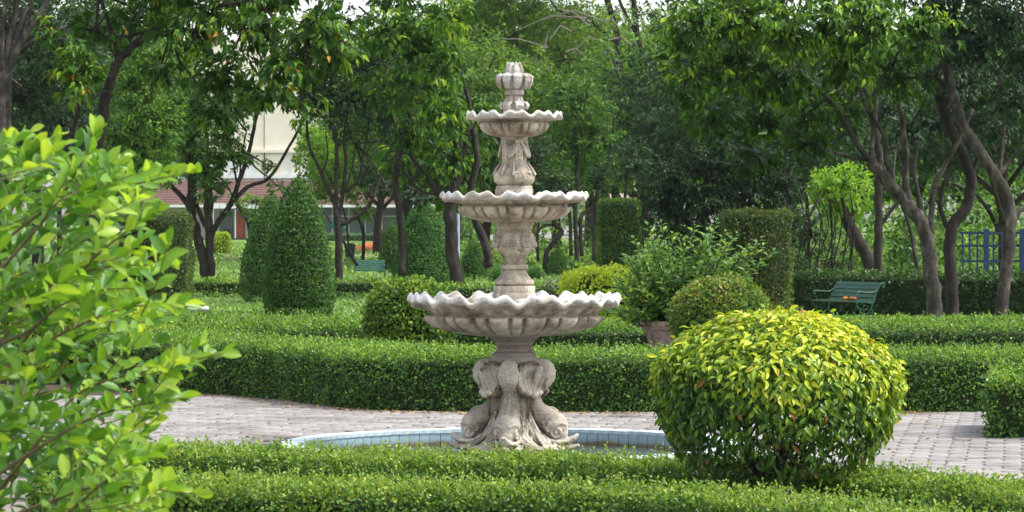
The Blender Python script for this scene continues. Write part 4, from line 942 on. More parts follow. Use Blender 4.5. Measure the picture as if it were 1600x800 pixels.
#%%SHRUB%%
def foreground_shrub():
    root = empty('leafy_shrub', (GX(-60, 7.0), 7.0, 0)); O = root.location.copy()
    tag(root, 'bright green glossy leaved shrub reaching in from the left edge, nearest the camera', 'shrub')
    rnd = random.Random(21); cols = [.15, .3, .42, .52, .62, .72, .82, .95]
    L = .055; var = big_leaf_variants('leaf', cols, M_shrub, L, L * .52, 'obovate')
    st = MB(); leaves = []
    def shoot(pts, w0=6, w1=2, nl=14, start=.35, dd=0.0, tint=.6, size=1.0):
        """pts in photo pixels with depth; leaves alternate along the shoot and crowd at the tip"""
        q = [np.array(P(p[0], p[1], p[2] + dd)) for p in pts]; fine = smooth_path(np.array(q), 6) if len(q) > 2 else np.linspace(q[0], q[1], 7)
        n = len(fine); S = fine[0][1] / F
        st.tube([Vector(f) - O for f in fine], [(w0 + (w1 - w0) * i / (n - 1)) / 2 * S for i in range(n)], 6)
        for k in range(nl):
            f = start + (1 - start) * (k / (nl - 1)) ** .85; x = f * (n - 1); i = min(int(x), n - 2); p = fine[i] + (fine[i + 1] - fine[i]) * (x - i)
            t = Vector(fine[i + 1] - fine[i]).normalized(); a = k * 2.4 + rnd.uniform(-.4, .4)
            side = Vector((math.cos(a), math.sin(a) * .8, math.sin(a * 1.3) * .55)); side = (side - t * side.dot(t)).normalized()
            ang = .95 - .55 * max(0, (f - .75) / .25); D = t * math.cos(ang) + side * math.sin(ang) + Vector((0, 0, rnd.uniform(-.1, .25)))
            N = t * .8 - side * .3 + Vector((rnd.gauss(0, .35), rnd.gauss(0, .35) - .25, .6 + rnd.gauss(0, .2)))
            leaves.append((Vector(p) - O, D.normalized(), N, size * rnd.uniform(.65, 1.12) * (1 - .12 * f), tint + .20 * f - .12 + rnd.gauss(0, .17), p[1]))
    # main stems
    mains = [
      [(-80, 860, 7.2), (20, 740, 7.1), (60, 690, 7.0), (130, 610, 7.0), (250, 575, 6.9), (350, 552, 6.85)],
      [(-60, 700, 7.2), (20, 560, 7.1), (70, 490, 7.0), (115, 440, 7.0), (150, 400, 6.9), (200, 360, 6.9), (245, 330, 6.9)],
      [(-40, 600, 7.1), (50, 470, 7.0), (130, 425, 6.9), (200, 415, 6.9), (270, 415, 6.8)],
      [(-50, 480, 7.0), (20, 400, 6.9), (80, 330, 6.85), (130, 250, 6.8), (152, 205, 6.8)],
      [(-40, 420, 7.0), (40, 350, 7.0), (110, 310, 6.9), (200, 290, 6.9), (300, 268, 6.8)],
      [(-60, 640, 6.9), (30, 560, 6.8), (120, 510, 6.7), (200, 480, 6.7), (290, 475, 6.7)],
      [(-60, 780, 6.8), (60, 700, 6.7), (150, 650, 6.7), (230, 630, 6.6), (282, 622, 6.6)],
      [(-60, 840, 6.7), (60, 790, 6.6), (150, 760, 6.6), (240, 765, 6.5), (305, 772, 6.5)],
      [(-60, 900, 6.7), (80, 820, 6.6), (180, 740, 6.5), (250, 705, 6.5)],
      [(-60, 380, 7.0), (0, 330, 6.9), (30, 270, 6.9), (55, 235, 6.9)],
      [(-60, 560, 6.8), (40, 520, 6.7), (90, 480, 6.6), (150, 455, 6.6), (210, 450, 6.5)],
    ]
    for m in mains:                                    # stems rise from one stool at the ground
        q = P(*m[0]); g = Vector((GX(-90, 7.1) + rnd.gauss(0, .05), 7.1 + rnd.gauss(0, .05), -.05)); md = g.lerp(q, .5) + Vector((-.05, 0, .04))
        st.tube([g - O, md - O, q - O], [.014, .010, .006], 7)
    for m in mains: shoot(m, 7, 2, 24, .40, tint=.68)
    # side shoots filling the silhouette: outline x limit by row
    def xlim(y):
        pts = [(190, 60), (205, 165), (235, 110), (265, 300), (300, 262), (340, 190), (380, 285), (425, 250), (455, 180), (480, 300), (510, 262), (545, 362), (575, 300), (610, 275), (650, 265), (690, 215), (720, 235), (760, 290), (800, 300)]
        for (a, b), (c, d_) in zip(pts[:-1], pts[1:]):
            if a <= y <= c: return b + (d_ - b) * (y - a) / (c - a)
        return 60
    cnt = 0
    while cnt < 125:
        y = rnd.uniform(205, 815); xl = xlim(min(y, 800)) - 14
        x = rnd.uniform(-40, xl) if rnd.random() < .72 else xl - rnd.random() ** 2 * 60
        dz = rnd.uniform(6.25, 7.5); ln = rnd.uniform(70, 130); an = R(rnd.uniform(5, 70))
        p2 = (x, y, dz); p0 = (x - ln * math.cos(an), y + ln * math.sin(an), dz + rnd.uniform(-.15, .25)); p1 = ((p0[0] + x) / 2 + rnd.gauss(0, 5), (p0[1] + y) / 2 + 7, (p0[2] + dz) / 2)
        shoot([p0, p1, p2], 2.6, 1.4, rnd.randint(10, 14), .12, tint=rnd.uniform(.36, .72) + (.1 if x > xl - 60 else 0), size=rnd.uniform(.85, 1.08)); cnt += 1
    # inner older leaves and back wall of foliage, a bit farther
    for k in range(120):
        y = rnd.uniform(230, 860); xl = xlim(min(max(y, 205), 800)) - 60
        x = rnd.uniform(-60, max(xl, 20)); dz = rnd.uniform(7.4, 8.4); an = R(rnd.uniform(0, 80)); ln = 90
        shoot([(x - ln * math.cos(an), y + ln * math.sin(an), dz), (x, y, dz)], 2.6, 1.4, 11, .0, tint=.32, size=1.0)
    leaves.sort(key=lambda q: q[5] / q[3])
    seen = [q for q in leaves if (q[0] + O).x > -1.15]
    near = seen[:300]; ids = set(id(q) for q in near); rest = [q for q in leaves if id(q) not in ids]
    for q in near:
        k = min(range(len(cols)), key=lambda c: abs(cols[c] - q[4])); place_leaf(var[k], 'leaf', q[0], q[1], q[2], q[3], root)
    T = []; V = []; Fl = []; A = []
    # remaining leaves use the same curved leaf, joined
    me0 = var[2]; tv = np.array([v.co[:] for v in me0.vertices]); 
    me0.calc_loop_triangles(); tf = np.array([t.vertices[:] for t in me0.loop_triangles]); b_ = 0
    for q in rest:
        D = np.array(q[1]); D /= np.linalg.norm(D); N = np.array(q[2]); N = N - D * (N @ D); N /= np.linalg.norm(N); B = np.cross(N, D); M = np.stack([D, B, N], 1)
        V.append(tv @ M.T * q[3] + np.array(q[0])); Fl.append(tf + b_); A += [min(1, max(0, q[4]))] * len(tv); b_ += len(tv)
    me = np_mesh('leafy_shrub_foliage', np.concatenate(V), np.concatenate(Fl), 3, A, smooth=True)
    o = obj('foliage', me, M_shrub, root); tag(o, kind='stuff')
    tag(st.build('stems', M_twig, root, smooth=True), kind='stuff')
foreground_shrub()

def potted_shrub():
    d = 31.0; S = d / F; pot_top = Z_(501, d)
    root = empty('terracotta_pot', (GX(1058, d), d, 0)); tag(root, 'weathered brown terracotta pot with moulded rim behind the hedge', 'pot')
    mt = noise_mat('old_terracotta', [(.3, (.13, .095, .08)), (.5, (.26, .195, .165)), (.7, (.38, .31, .27))], 9, .9, .4, 60)
    b = MB(); pr = [(22, 600), (34, 598), (38, 570), (43, 545), (47, 527), (49, 517), (50, 515.5), (56, 514), (56.5, 510), (58, 508), (58, 502), (56, 501), (50, 501), (48, 506), (46, 520), (20, 524)]
    b.rev([(r * S, Z_(y, d)) for r, y in pr], 48); b.build('pot_body', mt, root, smooth=True, bevel=.004)
    b = MB(); b.rev([(46.5 * S, Z_(509, d)), (44 * S, Z_(508, d)), (.01, Z_(507, d))], 24); b.build('potting_soil', M_soil, root)
    pl = empty('potted_shrub', (GX(1062, d), d, Z_(508, d))); tag(pl, 'loose open green shrub with upright leafy shoots growing in the terracotta pot', 'shrub'); O = pl.location
    rnd = random.Random(14); rg = np.random.default_rng(14); st = MB(); cen = []; out = []
    tips = [(1034, 348), (1012, 352), (1050, 365), (1085, 352), (1120, 345), (1150, 365), (1180, 378), (1190, 372), (1070, 385), (1100, 372), (990, 372), (975, 400), (985, 430), (1020, 385), (1000, 410), (1045, 400), (1080, 410), (1110, 400), (1130, 390), (1160, 395), (965, 445), (990, 460), (1010, 440), (1035, 430), (1060, 440), (1090, 430), (1120, 425), (1140, 420), (1000, 480), (1030, 465), (1055, 470), (1080, 460), (1015, 495), (1040, 490), (975, 470), (1100, 455), (1065, 500), (1150, 410), (995, 395), (1112, 362)]
    ch = []
    for x, y in [q_ for q_ in tips if q_[1] < 480] + [(t[0] + rnd.uniform(-22, 22), min(t[1] + rnd.uniform(6, 44), 486)) for t in tips * 4]:
        dz = rnd.uniform(-.42, .45); e = np.array(P(x, y, d + dz)); b0 = np.array([GX(1062 + rnd.uniform(-12, 12), d), d, Z_(508, d)]); mid = b0 + (e - b0) * .55 + np.array([-(b0[0] - e[0]) * .0, 0, -.03 - .08 * abs(e[0] - b0[0])])
        fine = smooth_path(np.array([b0, mid, e]), 8); st.tube([Vector(f) - O for f in fine], [.009 - .007 * i / (len(fine) - 1) for i in range(len(fine))], 5, cap=False)
        m = 20; k = (len(fine) - 1) * (.45 + .55 * np.linspace(0, 1, m)); i = np.clip(k.astype(int), 0, len(fine) - 2); pp = fine[i] + (fine[i + 1] - fine[i]) * (k - i)[:, None]
        t = unit(fine[i + 1] - fine[i]); a = np.arange(m) * 2.4; sd_ = np.stack([np.cos(a), np.sin(a), .3 * np.sin(a * 2)], 1)
        ch.append(leaves_arrays(pp - np.array(O), t * .7 + sd_, rg.normal(size=(m, 3)) * .4 + np.array([0, -.5, 1.]), rg.uniform(.06, .105, m), rg.uniform(.030, .046, m), .42 + rg.normal(size=m) * .2 + .2 * (k / len(fine)), 'leaf'))
    obj('foliage', merge_leaf('potted_foliage', ch), M_shrub2, pl); tag(st.build('stems', M_bark, pl), kind='stuff')
def Z_(py, d): return HC - (py - HOR) * d / F
M_shrub2 = leaf_mat('mid_green_shrub_leaf', [(0, (.024, .07, .010)), (.5, (.065, .165, .020)), (.85, (.15, .28, .03)), (1, (.26, .38, .05))])
potted_shrub()

#%%FURNITURE%%
M_green = noise_mat('green_enamel_paint', [(.3, (.003, .04, .024)), (.55, (.006, .085, .050)), (.75, (.015, .13, .08))], 14, .4, detail=6, spec=.5)
def bench(name, label, loc, rz, Lb=1.2):
    """faces -Y, length along X"""
    root = empty(name, loc, rz); tag(root, label, 'bench', 'green park benches')
    seat = [(-.44, .40), (-.35, .415), (-.26, .41), (-.17, .40), (-.08, .395)]
    back = [(.00, .43), (.035, .52), (.075, .61), (.12, .70), (.175, .78)]
    sm = MB(); sm.box((0, 0, 0), (Lb, .075, .022)); me = sm.mesh('slat'); me.materials.append(M_green)
    for i, (y, z) in enumerate(seat):
        o = bpy.data.objects.new('seat_slat', me); o.location = (0, y, z); o.rotation_euler = (R((-14, -3, 4, 6, 10)[i]), 0, 0); link(o, root)
    for i, (y, z) in enumerate(back):
        o = bpy.data.objects.new('back_slat', me); o.location = (0, y, z); o.rotation_euler = (R((50, 66, 66, 62, 56)[i]), 0, 0); link(o, root)
    for s_ in (-1, 1):
        x = s_ * (Lb / 2 - .02); f = MB()
        def tb(pts, r0=.016, r1=None):
            q = smooth_path(np.array([(x, a, b_) for a, b_ in pts]), 5); n = len(q); f.tube([Vector(v) for v in q], [r0 + ((r1 or r0) - r0) * i / (n - 1) for i in range(n)], 8)
        tb([(-.48, .37), (-.40, .39), (-.2, .38), (-.05, .365), (.0, .42), (.08, .60), (.16, .74), (.22, .80)], .018)
        sc_ = [(.22 + .062 * (1 - .65 * t) * math.cos(2.4 - t * 7.5) + .045, .755 + .062 * (1 - .65 * t) * math.sin(2.4 - t * 7.5)) for t in np.linspace(0, 1, 14)]; tb(sc_, .014, .010)
        tb([(-.46, .37), (-.44, .28), (-.36, .18), (-.38, .08), (-.46, .015), (-.51, .02)], .017, .012)
        tb([(.0, .40), (-.06, .28), (-.02, .16), (.10, .06), (.20, .012), (.24, .03)], .017, .012)
        tb([(-.44, .28), (-.30, .22), (-.20, .12), (-.10, .20), (-.05, .28)], .010)
        a_ = [(-.22 + .06 * math.cos(t), .27 + .05 * math.sin(t)) for t in np.linspace(0, 6.2, 12)]; tb(a_, .008)
        f.build('end_frame', M_green, root, smooth=True)
        f = MB(); tb([(.10, .66), (-.02, .60), (-.22, .60), (-.38, .62), (-.46, .60), (-.47, .55), (-.43, .54)], .017, .012); tb([(-.40, .61), (-.42, .52), (-.37, .45), (-.42, .39)], .011)
        f.build('armrest', M_green, root, smooth=True)
    return root
dB = 54.0
bn = bench('park_bench', 'green slatted bench in the shade at right beneath the trees', (GX(1330, dB), dB - .1, .0), R(-60), 1.65)
bn.scale = (.76, .76, .76)
bench('park_bench', 'distant green bench between the cone topiaries at left', (GX(577, 88), 88, .0), R(4), 1.22).scale = (.7, .7, .7)
# small things left on the bench
mo = noise_mat('orange_cloth', [(.3, (.30, .09, .02)), (.7, (.60, .26, .05))], 30, .9)
mb_ = noise_mat('rust_cloth', [(.3, (.16, .05, .02)), (.7, (.36, .13, .05))], 30, .9)
for k, (mm, lab, ux, uy, sx_) in enumerate(((mo, 'small yellow orange bundle on the bench seat', .17, -.30, .055), (mb_, 'small rust brown bundle lying right of the orange one on the bench', .36, -.26, .075))):
    b = MB(); b.ell((0, 0, 0), (sx_, .05, .035), 14, 10); b.V = [tuple(Vector(v) * (1 + .18 * math.sin(v[0] * 90 + v[2] * 70 + k) * math.cos(v[1] * 80))) for v in b.V]
    o = b.build('cloth_bundle', mm, smooth=True); o.location = Matrix.LocRotScale(bn.location, bn.rotation_euler, bn.scale) @ Vector((ux, uy, .455)); tag(o, lab, 'bundle')

# blue trellis
def trellis():
    m = noise_mat('blue_paint', [(.3, (.006, .020, .07)), (.7, (.012, .04, .13))], 6, .5)
    d = 70; root = empty('blue_trellis', (GX(1550, d), d, 0)); tag(root, 'blue timber lattice fence behind the trunks at the right edge', 'trellis'); x0 = GX(1550, d)
    def zz(y): return HC - (y - HOR) * d / F
    for i, px in enumerate((1504, 1515, 1527, 1552, 1566, 1580, 1609, 1622, 1640)):
        b = MB(); b.box((0, 0, 0), (.035, .03, zz(364) + .0)); o = b.build('vertical_slat', m, root); o.location = (GX(px, d) - x0, 0, zz(364) / 2)
    for py in (364, 384, 408, 430, 452):
        b = MB(); b.box((0, 0, 0), (GX(1650, d) - GX(1499, d), .03, .05)); o = b.build('rail', m, root); o.location = (GX(1575, d) - x0, -.032, zz(py))
    for px in (1540, 1596):
        b = MB(); b.box((0, 0, 0), (.11, .11, zz(358)), ); o = b.build('post', m, root, bevel=.005); o.location = (GX(px, d) - x0, -.1, zz(358) / 2)
trellis()
# bin, prop pole, post
def bin_():
    d = 130; root = empty('litter_bin', (GX(547, d), d, 0)); tag(root, 'dark green litter bin with lid beside the forked tree at left', 'bin')
    m = noise_mat('bin_plastic', [(.3, (.015, .05, .035)), (.7, (.03, .08, .055))], 5, .5)
    b = MB(); b.add([(-.16, -.16, 0), (.16, -.16, 0), (.16, .16, 0), (-.16, .16, 0), (-.22, -.22, .62), (.22, -.22, .62), (.22, .22, .62), (-.22, .22, .62)], [(3, 2, 1, 0), (4, 5, 6, 7), (0, 1, 5, 4), (1, 2, 6, 5), (2, 3, 7, 6), (3, 0, 4, 7)]); b.build('bin_body', m, root, bevel=.02)
    b = MB(); b.box((0, 0, .655), (.48, .48, .06)); b.box((0, .0, .71), (.34, .34, .045)); b.build('lid', M_bark, root, bevel=.015)
bin_()
b = MB(); q0, q1 = P(505, 328, 75), P(558, 408, 74); b.tube([q0, (q0 + q1) / 2, q1 - Vector((0, 0, .1))], [.03, .035, .04], 8); o = b.build('prop_pole', M_bark, smooth=True); tag(o, 'slanting dark wooden prop pole leaning on the forked tree', 'pole')
mp = noise_mat('grey_blue_metal', [(.3, (.13, .19, .24)), (.7, (.22, .29, .34))], 6, .5)
b = MB(); b.tube([(0, 0, -.1), (0, 0, .3), (0, 0, .31), (0, 0, 3.4)], [.09, .09, .05, .045], 12); b.tube([(0, 0, 3.35), (0, 0, 3.42), (0, 0, 3.6), (0, 0, 3.68)], [.05, .16, .16, .03], 14); o = b.build('lamp_post', mp, smooth=True); o.location = (GX(716, 98), 98, 0); tag(o, 'slim grey blue post behind the small cone topiary left of the stem', 'post')
mg = noise_mat('green_ribbon', [(.3, (.01, .16, .12)), (.7, (.02, .24, .18))], 9, .6)
b = MB(); b.tube([(0, 0, 0), (0, 0, .02), (0, 0, .13), (0, 0, .15)], [.15, .165, .165, .15], 14); b.box((.02, -.17, .09), (.16, .02, .13), Matrix.Rotation(.5, 3, 'Y')); o = b.build('trunk_ribbon', mg); o.location = P(529, 357, 73.2); tag(o, 'green cloth band tied round the forked tree trunk', 'ribbon')

#%%BUILDING%%
def building():
    d = 285.0; S = d / F
    m_cr = noise_mat('cream_render', [(.3, (.70, .62, .52)), (.7, (.80, .73, .64))], .6, .9)
    m_wh = noise_mat('white_render', [(.3, (.66, .66, .66)), (.7, (.78, .78, .78))], .6, .9)
    m_rf = noise_mat('maroon_roof_tile', [(.3, (.10, .055, .05)), (.7, (.17, .095, .085))], 2, .85)
    m_gl, n, l, b0 = new_mat('window_glass'); b0.inputs['Base Color'].default_value = (.10, .14, .15, 1); b0.inputs['Roughness'].default_value = .08
    m_dk = noise_mat('dark_frame', [(.3, (.03, .03, .04)), (.7, (.06, .06, .07))], 3, .6)
    m_or = noise_mat('orange_door_paint', [(.3, (.55, .10, .03)), (.7, (.68, .16, .05))], 2, .5)
    x0 = GX(600, d); root = empty('garden_building', (x0, d, 0)); tag(root, 'long pale building with maroon tiled canopy roof behind the trees at left', 'building')
    def bx(name, pxa, pxb, pya, pyb, y0, th, m, bevel=0):
        b = MB(); xa, xb = GX(pxa, d) - x0, GX(pxb, d) - x0; za, zb = HC - (pya - HOR) * S, HC - (pyb - HOR) * S
        b.box(((xa + xb) / 2, y0 + th / 2, (za + zb) / 2), (xb - xa, th, abs(za - zb))); return b.build(name, m, root)
    bx('upper_wall', 120, 800, 60, 233, 2, 14, m_cr)
    bx('cornice', 118, 802, 233, 238, 1.6, 15, m_cr)
    bx('wall', 120, 800, 238, 282, 2, 14, m_wh)
    for a in (398, 452, 520, 590, 660): bx('wall_panel', a, a + 44, 241, 272, 1.85, .149, m_cr)
    bx('string_course', 118, 802, 272, 278, 1.7, 15, m_wh)
    for a in (410, 486, 560, 640): bx('drain_pipe', a, a + 1.6, 238, 282, 1.70, .12, m_dk)
    for a in range(150, 800, 65): bx('wall_joint', a, a + .7, 62, 232, 1.96, .039, m_dk)
    # sloping tiled roof in rows
    za, zb = HC - (282 - HOR) * S, HC - (320 - HOR) * S; rows = 10
    for k in range(rows):
        b = MB(); t = (k + .5) / rows; xa, xb = GX(118, d) - x0, GX(802, d) - x0; z = za + (zb - za) * t; y = 1.6 - 3.6 * t
        b.box(((xa + xb) / 2, y, z), (xb - xa, .42, .12), Matrix.Rotation(R(26), 3, 'X')); b.build('roof_course', m_rf, root)
    b = MB(); xa, xb = GX(118, d) - x0, GX(802, d) - x0; b.add([(xa, 1.7, za - .12), (xb, 1.7, za - .12), (xb, -1.9, zb - .12), (xa, -1.9, zb - .12), (xa, 1.7, za - .3), (xb, 1.7, za - .3), (xb, -1.9, zb - .24), (xa, -1.9, zb - .24)], [(0, 3, 2, 1), (4, 5, 6, 7), (0, 1, 5, 4), (1, 2, 6, 5), (2, 3, 7, 6), (3, 0, 4, 7)]); b.build('roof_deck', m_dk, root)
    bx('fascia', 118, 802, 320, 324, -2.2, .25, m_wh)
    bx('ground_floor_core', 120, 800, 324, 373, 3.2, 12, m_cr)
    bx('plinth', 430, 800, 366, 376, 1.4, .5, m_wh)
    for a in range(440, 800, 26):
        w_ = bx('window', a, a + 25, 325, 366, 1.9, .12, m_gl)
        f = bx('window_frame', a - 1.2, a + .2, 324, 366, 1.75, .14, m_wh); f2 = bx('window_frame', a, a + 25, 337, 338.5, 1.76, .12, m_wh)
    bx('door', 366, 379, 333, 372, 1.9, .12, m_or); bx('door', 340, 362, 330, 372, 1.95, .12, m_gl)
    bx('side_panel', 384, 402, 330, 362, 1.9, .12, m_gl)
    for a in (337, 363, 381, 404): bx('door_frame', a, a + 2, 326, 373, 1.7, .2, m_wh)
    bx('low_wall', 383, 432, 362, 376, 1.3, .4, m_cr); bx('notice_board', 347, 360, 358, 374, .8, .2, m_dk)
    # round arched white awning
    for k in range(5):
        a = 335 + k * 14; bb = bx('awning_panel', a, a + 13.4, 318, 326, -3.6 + .0 * k, 1.3, m_wh); bb.rotation_euler = (0, 0, 0)
    for a in (338, 372, 405): bx('awning_post', a, a + 1.5, 326, 372, -3.3, .09, m_wh)
building()
# far pale house pieces glimpsed between trunks at right of the fountain
def far_house():
    d = 300; x0 = GX(930, d); root = empty('distant_house', (x0, d, 0)); tag(root, 'pale distant house glimpsed between trunks right of the fountain', 'house')
    m = noise_mat('faded_white_wall', [(.3, (.55, .54, .55)), (.7, (.70, .69, .70))], .4, .9); mr = noise_mat('faded_roof', [(.3, (.28, .20, .19)), (.7, (.36, .28, .26))], .4, .9)
    mg_, n, l, b0 = new_mat('dim_glass'); b0.inputs['Base Color'].default_value = (.15, .18, .2, 1); b0.inputs['Roughness'].default_value = .1
    b = MB(); b.box((0, 5, 1.9), (12, 8, 3.8)); b.build('wall', m, root)
    b = MB(); b.add([(-6.6, .4, 3.8), (6.6, .4, 3.8), (6.6, 9.6, 3.8), (-6.6, 9.6, 3.8), (-6.6, 5, 6), (6.6, 5, 6)], [(0, 1, 5, 4), (2, 3, 4, 5), (0, 4, 3), (1, 2, 5), (3, 2, 1, 0)]); b.build('roof', mr, root)
    for k in range(5):
        b = MB(); b.box((-4.6 + 2.3 * k, .98, 1.9), (1.3, .06, 1.4)); w_ = b.build('window', mg_, root); b = MB(); b.box((-4.6 + 2.3 * k, .94, 1.9), (.08, .04, 1.4)); b.build('window_bar', m, w_)
far_house()
m_walk = noise_mat('pale_concrete', [(.3, (.42, .40, .38)), (.7, (.55, .53, .5))], 1, .9)
def sheet(name, x0, x1, y0, y1, z, m):
    b = MB(); b.add([(x0, y0, z), (x1, y0, z), (x1, y1, z), (x0, y1, z)], [(0, 1, 2, 3)]); o = b.build(name, m); tag(o, kind='structure'); return o
sheet('walkway', GX(545, 150), GX(640, 150), 146, 160, 0.0, m_walk)
sheet('soil_patch', GX(345, 140), GX(400, 140), 132, 152, 0.01, M_soil)
sheet('flower_bed_soil', GX(548, 180), GX(640, 180), 166, 205, 0.0, M_soil)
o = scatter_cover('flower_bed', [(GX(560, 170), GX(625, 170), 168, 200, 5200)], M_flower, 71, L=.10, hgt=.32, tint0=.7); tag(o, 'orange and pink flower bed in front of the building', 'flowers', kind='stuff')
hedge('distant_hedge', 'thin dark clipped hedge along the foot of the building', [(GX(430, 262), 262), (GX(560, 262), 262), (GX(760, 262), 262)], 1.2, .55, .14, 90, M_cone, 73, tint0=.4)
rg = np.random.default_rng(5)
b = MB(); b.ell((0, 0, .03), (.07, .05, .035), 10, 8); b.V = [tuple(Vector(v) * (1 + .15 * math.sin(v[0] * 60 + v[1] * 40))) for v in b.V]
for k, (px, lab) in enumerate(((299, 'left white pebble lying on the hedge row at left'), (318, 'right white pebble lying on the hedge row at left'))):
    o = b.build('white_pebble', m_walk, smooth=True) if k == 0 else o.copy()
    if k: C.objects.link(o)
    o.location = (GX(px, 41.6), 41.75, .47); tag(o, lab, 'stone')

#%%TREES%%
# ------------------------------------------------------------------ trees: limbs traced in photo pixels at their own distance
# forked dark tree at left
tree('forked_tree', 'dark twin stemmed tree with a long limb arching right in front of the building', 74,
  [(19, 15, [(324, 442), (316, 400), (306, 360), (298, 325), (299, 283), (296, 240), (300, 190)]),
   (16, 14, [(329, 440), (328, 400), (327, 368), (326, 345), (324, 306), (322, 260)]),
   (12, 5, [(300, 330), (285, 308), (266, 288), (246, 262, .5), (225, 235, 1)]),
   (10, 5, [(327, 362), (316, 342), (307, 318), (300, 290, -.5), (290, 240, -.6)]),
   (12, 5, [(328, 372), (340, 348), (360, 319), (371, 290), (386, 248), (399, 190), (405, 150), (408, 90)]),
   (9, 3.5, [(362, 316), (378, 300), (392, 290), (418, 280), (441, 248), (470, 196), (490, 150), (500, 100)]),
   (5, 2, [(371, 290), (366, 260), (362, 230, .3)]), (4, 2, [(386, 255), (380, 235), (385, 205)]), (4, 2, [(372, 292), (376, 260), (379, 235, -.3)]),
   (6, 3, [(326, 345), (332, 320), (330, 290, .3), (340, 250, .3)])],
  [(285, 215, 62, 48, -.5, 1.0), (340, 245, 52, 42, 0, 1.0), (362, 200, 28, 36, .5, .8), (300, 165, 70, 42, 0, 1), (360, 165, 50, 36, 0, .9), (250, 250, 36, 36, .5, .9), (330, 285, 32, 26, -.5, .8, -.05), (372, 325, 18, 14, 0, .6),
   (434, 290, 16, 10, 0, .3), (424, 262, 11, 8, 0, .25), (300, -80, 140, 90, 0, 1)],
  8.5, M_small, 201, droop=.5, nl=13, tint0=.42)
# second forked tree
tree('forked_tree', 'dark tree forking low with many bare upright limbs and a green band', 73,
  [(15, 13, [(531, 436), (529, 400), (529, 360), (527, 335)]),
   (10, 4, [(528, 345), (521, 314), (503, 272), (490, 245), (481, 215), (478, 160)]),
   (9, 4, [(527, 340), (525, 294), (526, 237), (520, 200), (512, 160), (505, 110)]),
   (8, 4, [(530, 340), (536, 300), (540, 250), (538, 207), (548, 150)]),
   (10, 4, [(531, 352), (547, 345), (577, 320), (595, 272), (621, 215), (640, 170)]),
   (6, 3, [(540, 300), (560, 281), (566, 250), (573, 215), (580, 170)]), (4, 2, [(535, 310), (550, 262, .4), (556, 225, .4)]), (4, 2, [(503, 272), (512, 240, -.3), (508, 205, -.3)])],
  [(500, 150, 60, 40, 0, .9), (560, 160, 62, 46, 0, .9), (610, 185, 40, 34, 0, .9, .02), (545, 205, 40, 26, .5, .7, -.05), (480, 110, 60, 50, 0, .9), (590, 110, 60, 50, 0, 1), (620, 240, 26, 24, .5, .6), (520, 60, 90, 50, 0, .8), (600, 292, 34, 22, 1, .8), (575, 268, 26, 26, 1, .7), (660, 305, 30, 22, 1, .8), (530, -110, 150, 90, 0, 1)],
  8, M_dark, 202, droop=.5, nl=12, tint0=.62)
tree('bright_tree', 'rounded bright green tree behind the bare limbs of the forked trees', 118,
  [(7, 5, [(566, 402), (568, 370), (562, 345), (553, 330)]), (4, 3, [(545, 400), (540, 340), (520, 290)])],
  [(495, 240, 34, 44, 0, 1.1), (522, 270, 28, 34, 0, 1.1, -.1), (480, 215, 22, 26, 0, 1.0, .1), (540, 235, 20, 34, 1, .9), (566, 330, 22, 18, 0, .8), (500, 290, 20, 20, 1, .8, -.2), (500, 306, 24, 18, 0, .9, -.1), (545, 296, 26, 24, 0, .9, -.1), (470, 312, 20, 16, 0, .6, -.1)],
  5.5, M_bright, 203, droop=.2, nl=10, tint0=.45, foot=True)
tree('young_tree', 'small crooked young tree with yellowish leaves in front of the building', 128,
  [(7, 4, [(397, 372), (388, 352), (378, 335), (372, 318)]), (4, 2, [(388, 352), (398, 330), (402, 310)])],
  [(392, 318, 26, 18, 0, .55), (372, 305, 16, 14, 0, .4), (404, 340, 14, 12, 0, .4)], 5.5, M_bright, 204, droop=.3, tint0=.35)
# left edge big tree
tree('old_tree', 'thick grey trunked old tree at the far left edge with fanning limbs', 44,
  [(34, 26, [(-20, 560), (-14, 400), (-6, 250), (4, 150), (6, 115)]),
   (20, 9, [(2, 130), (20, 90), (38, 60), (60, 25), (85, -20)]), (13, 8, [(8, 112), (14, 70), (24, 20), (30, -20)]), (12, 7, [(4, 112), (3, 60), (8, 10), (10, -20)]),
   (12, 5, [(30, 80), (52, 64), (80, 52), (105, 40)]), (13, 9, [(12, 210), (13, 160), (15, 110), (24, 60), (45, 10)]), (8, 5, [(12, 112), (34, 60), (48, 10), (55, -20)])],
  [(40, 150, 60, 60, 3, .8), (20, 40, 80, 50, 3, .7), (90, 190, 60, 50, 5, .7), (0, 230, 60, 60, 4, .8), (90, 70, 60, 60, 4, .6), (30, -140, 130, 110, 0, 1)],
  9, M_dark, 205, bark=M_bark_pale, droop=.5, tint0=.30, nl=12)
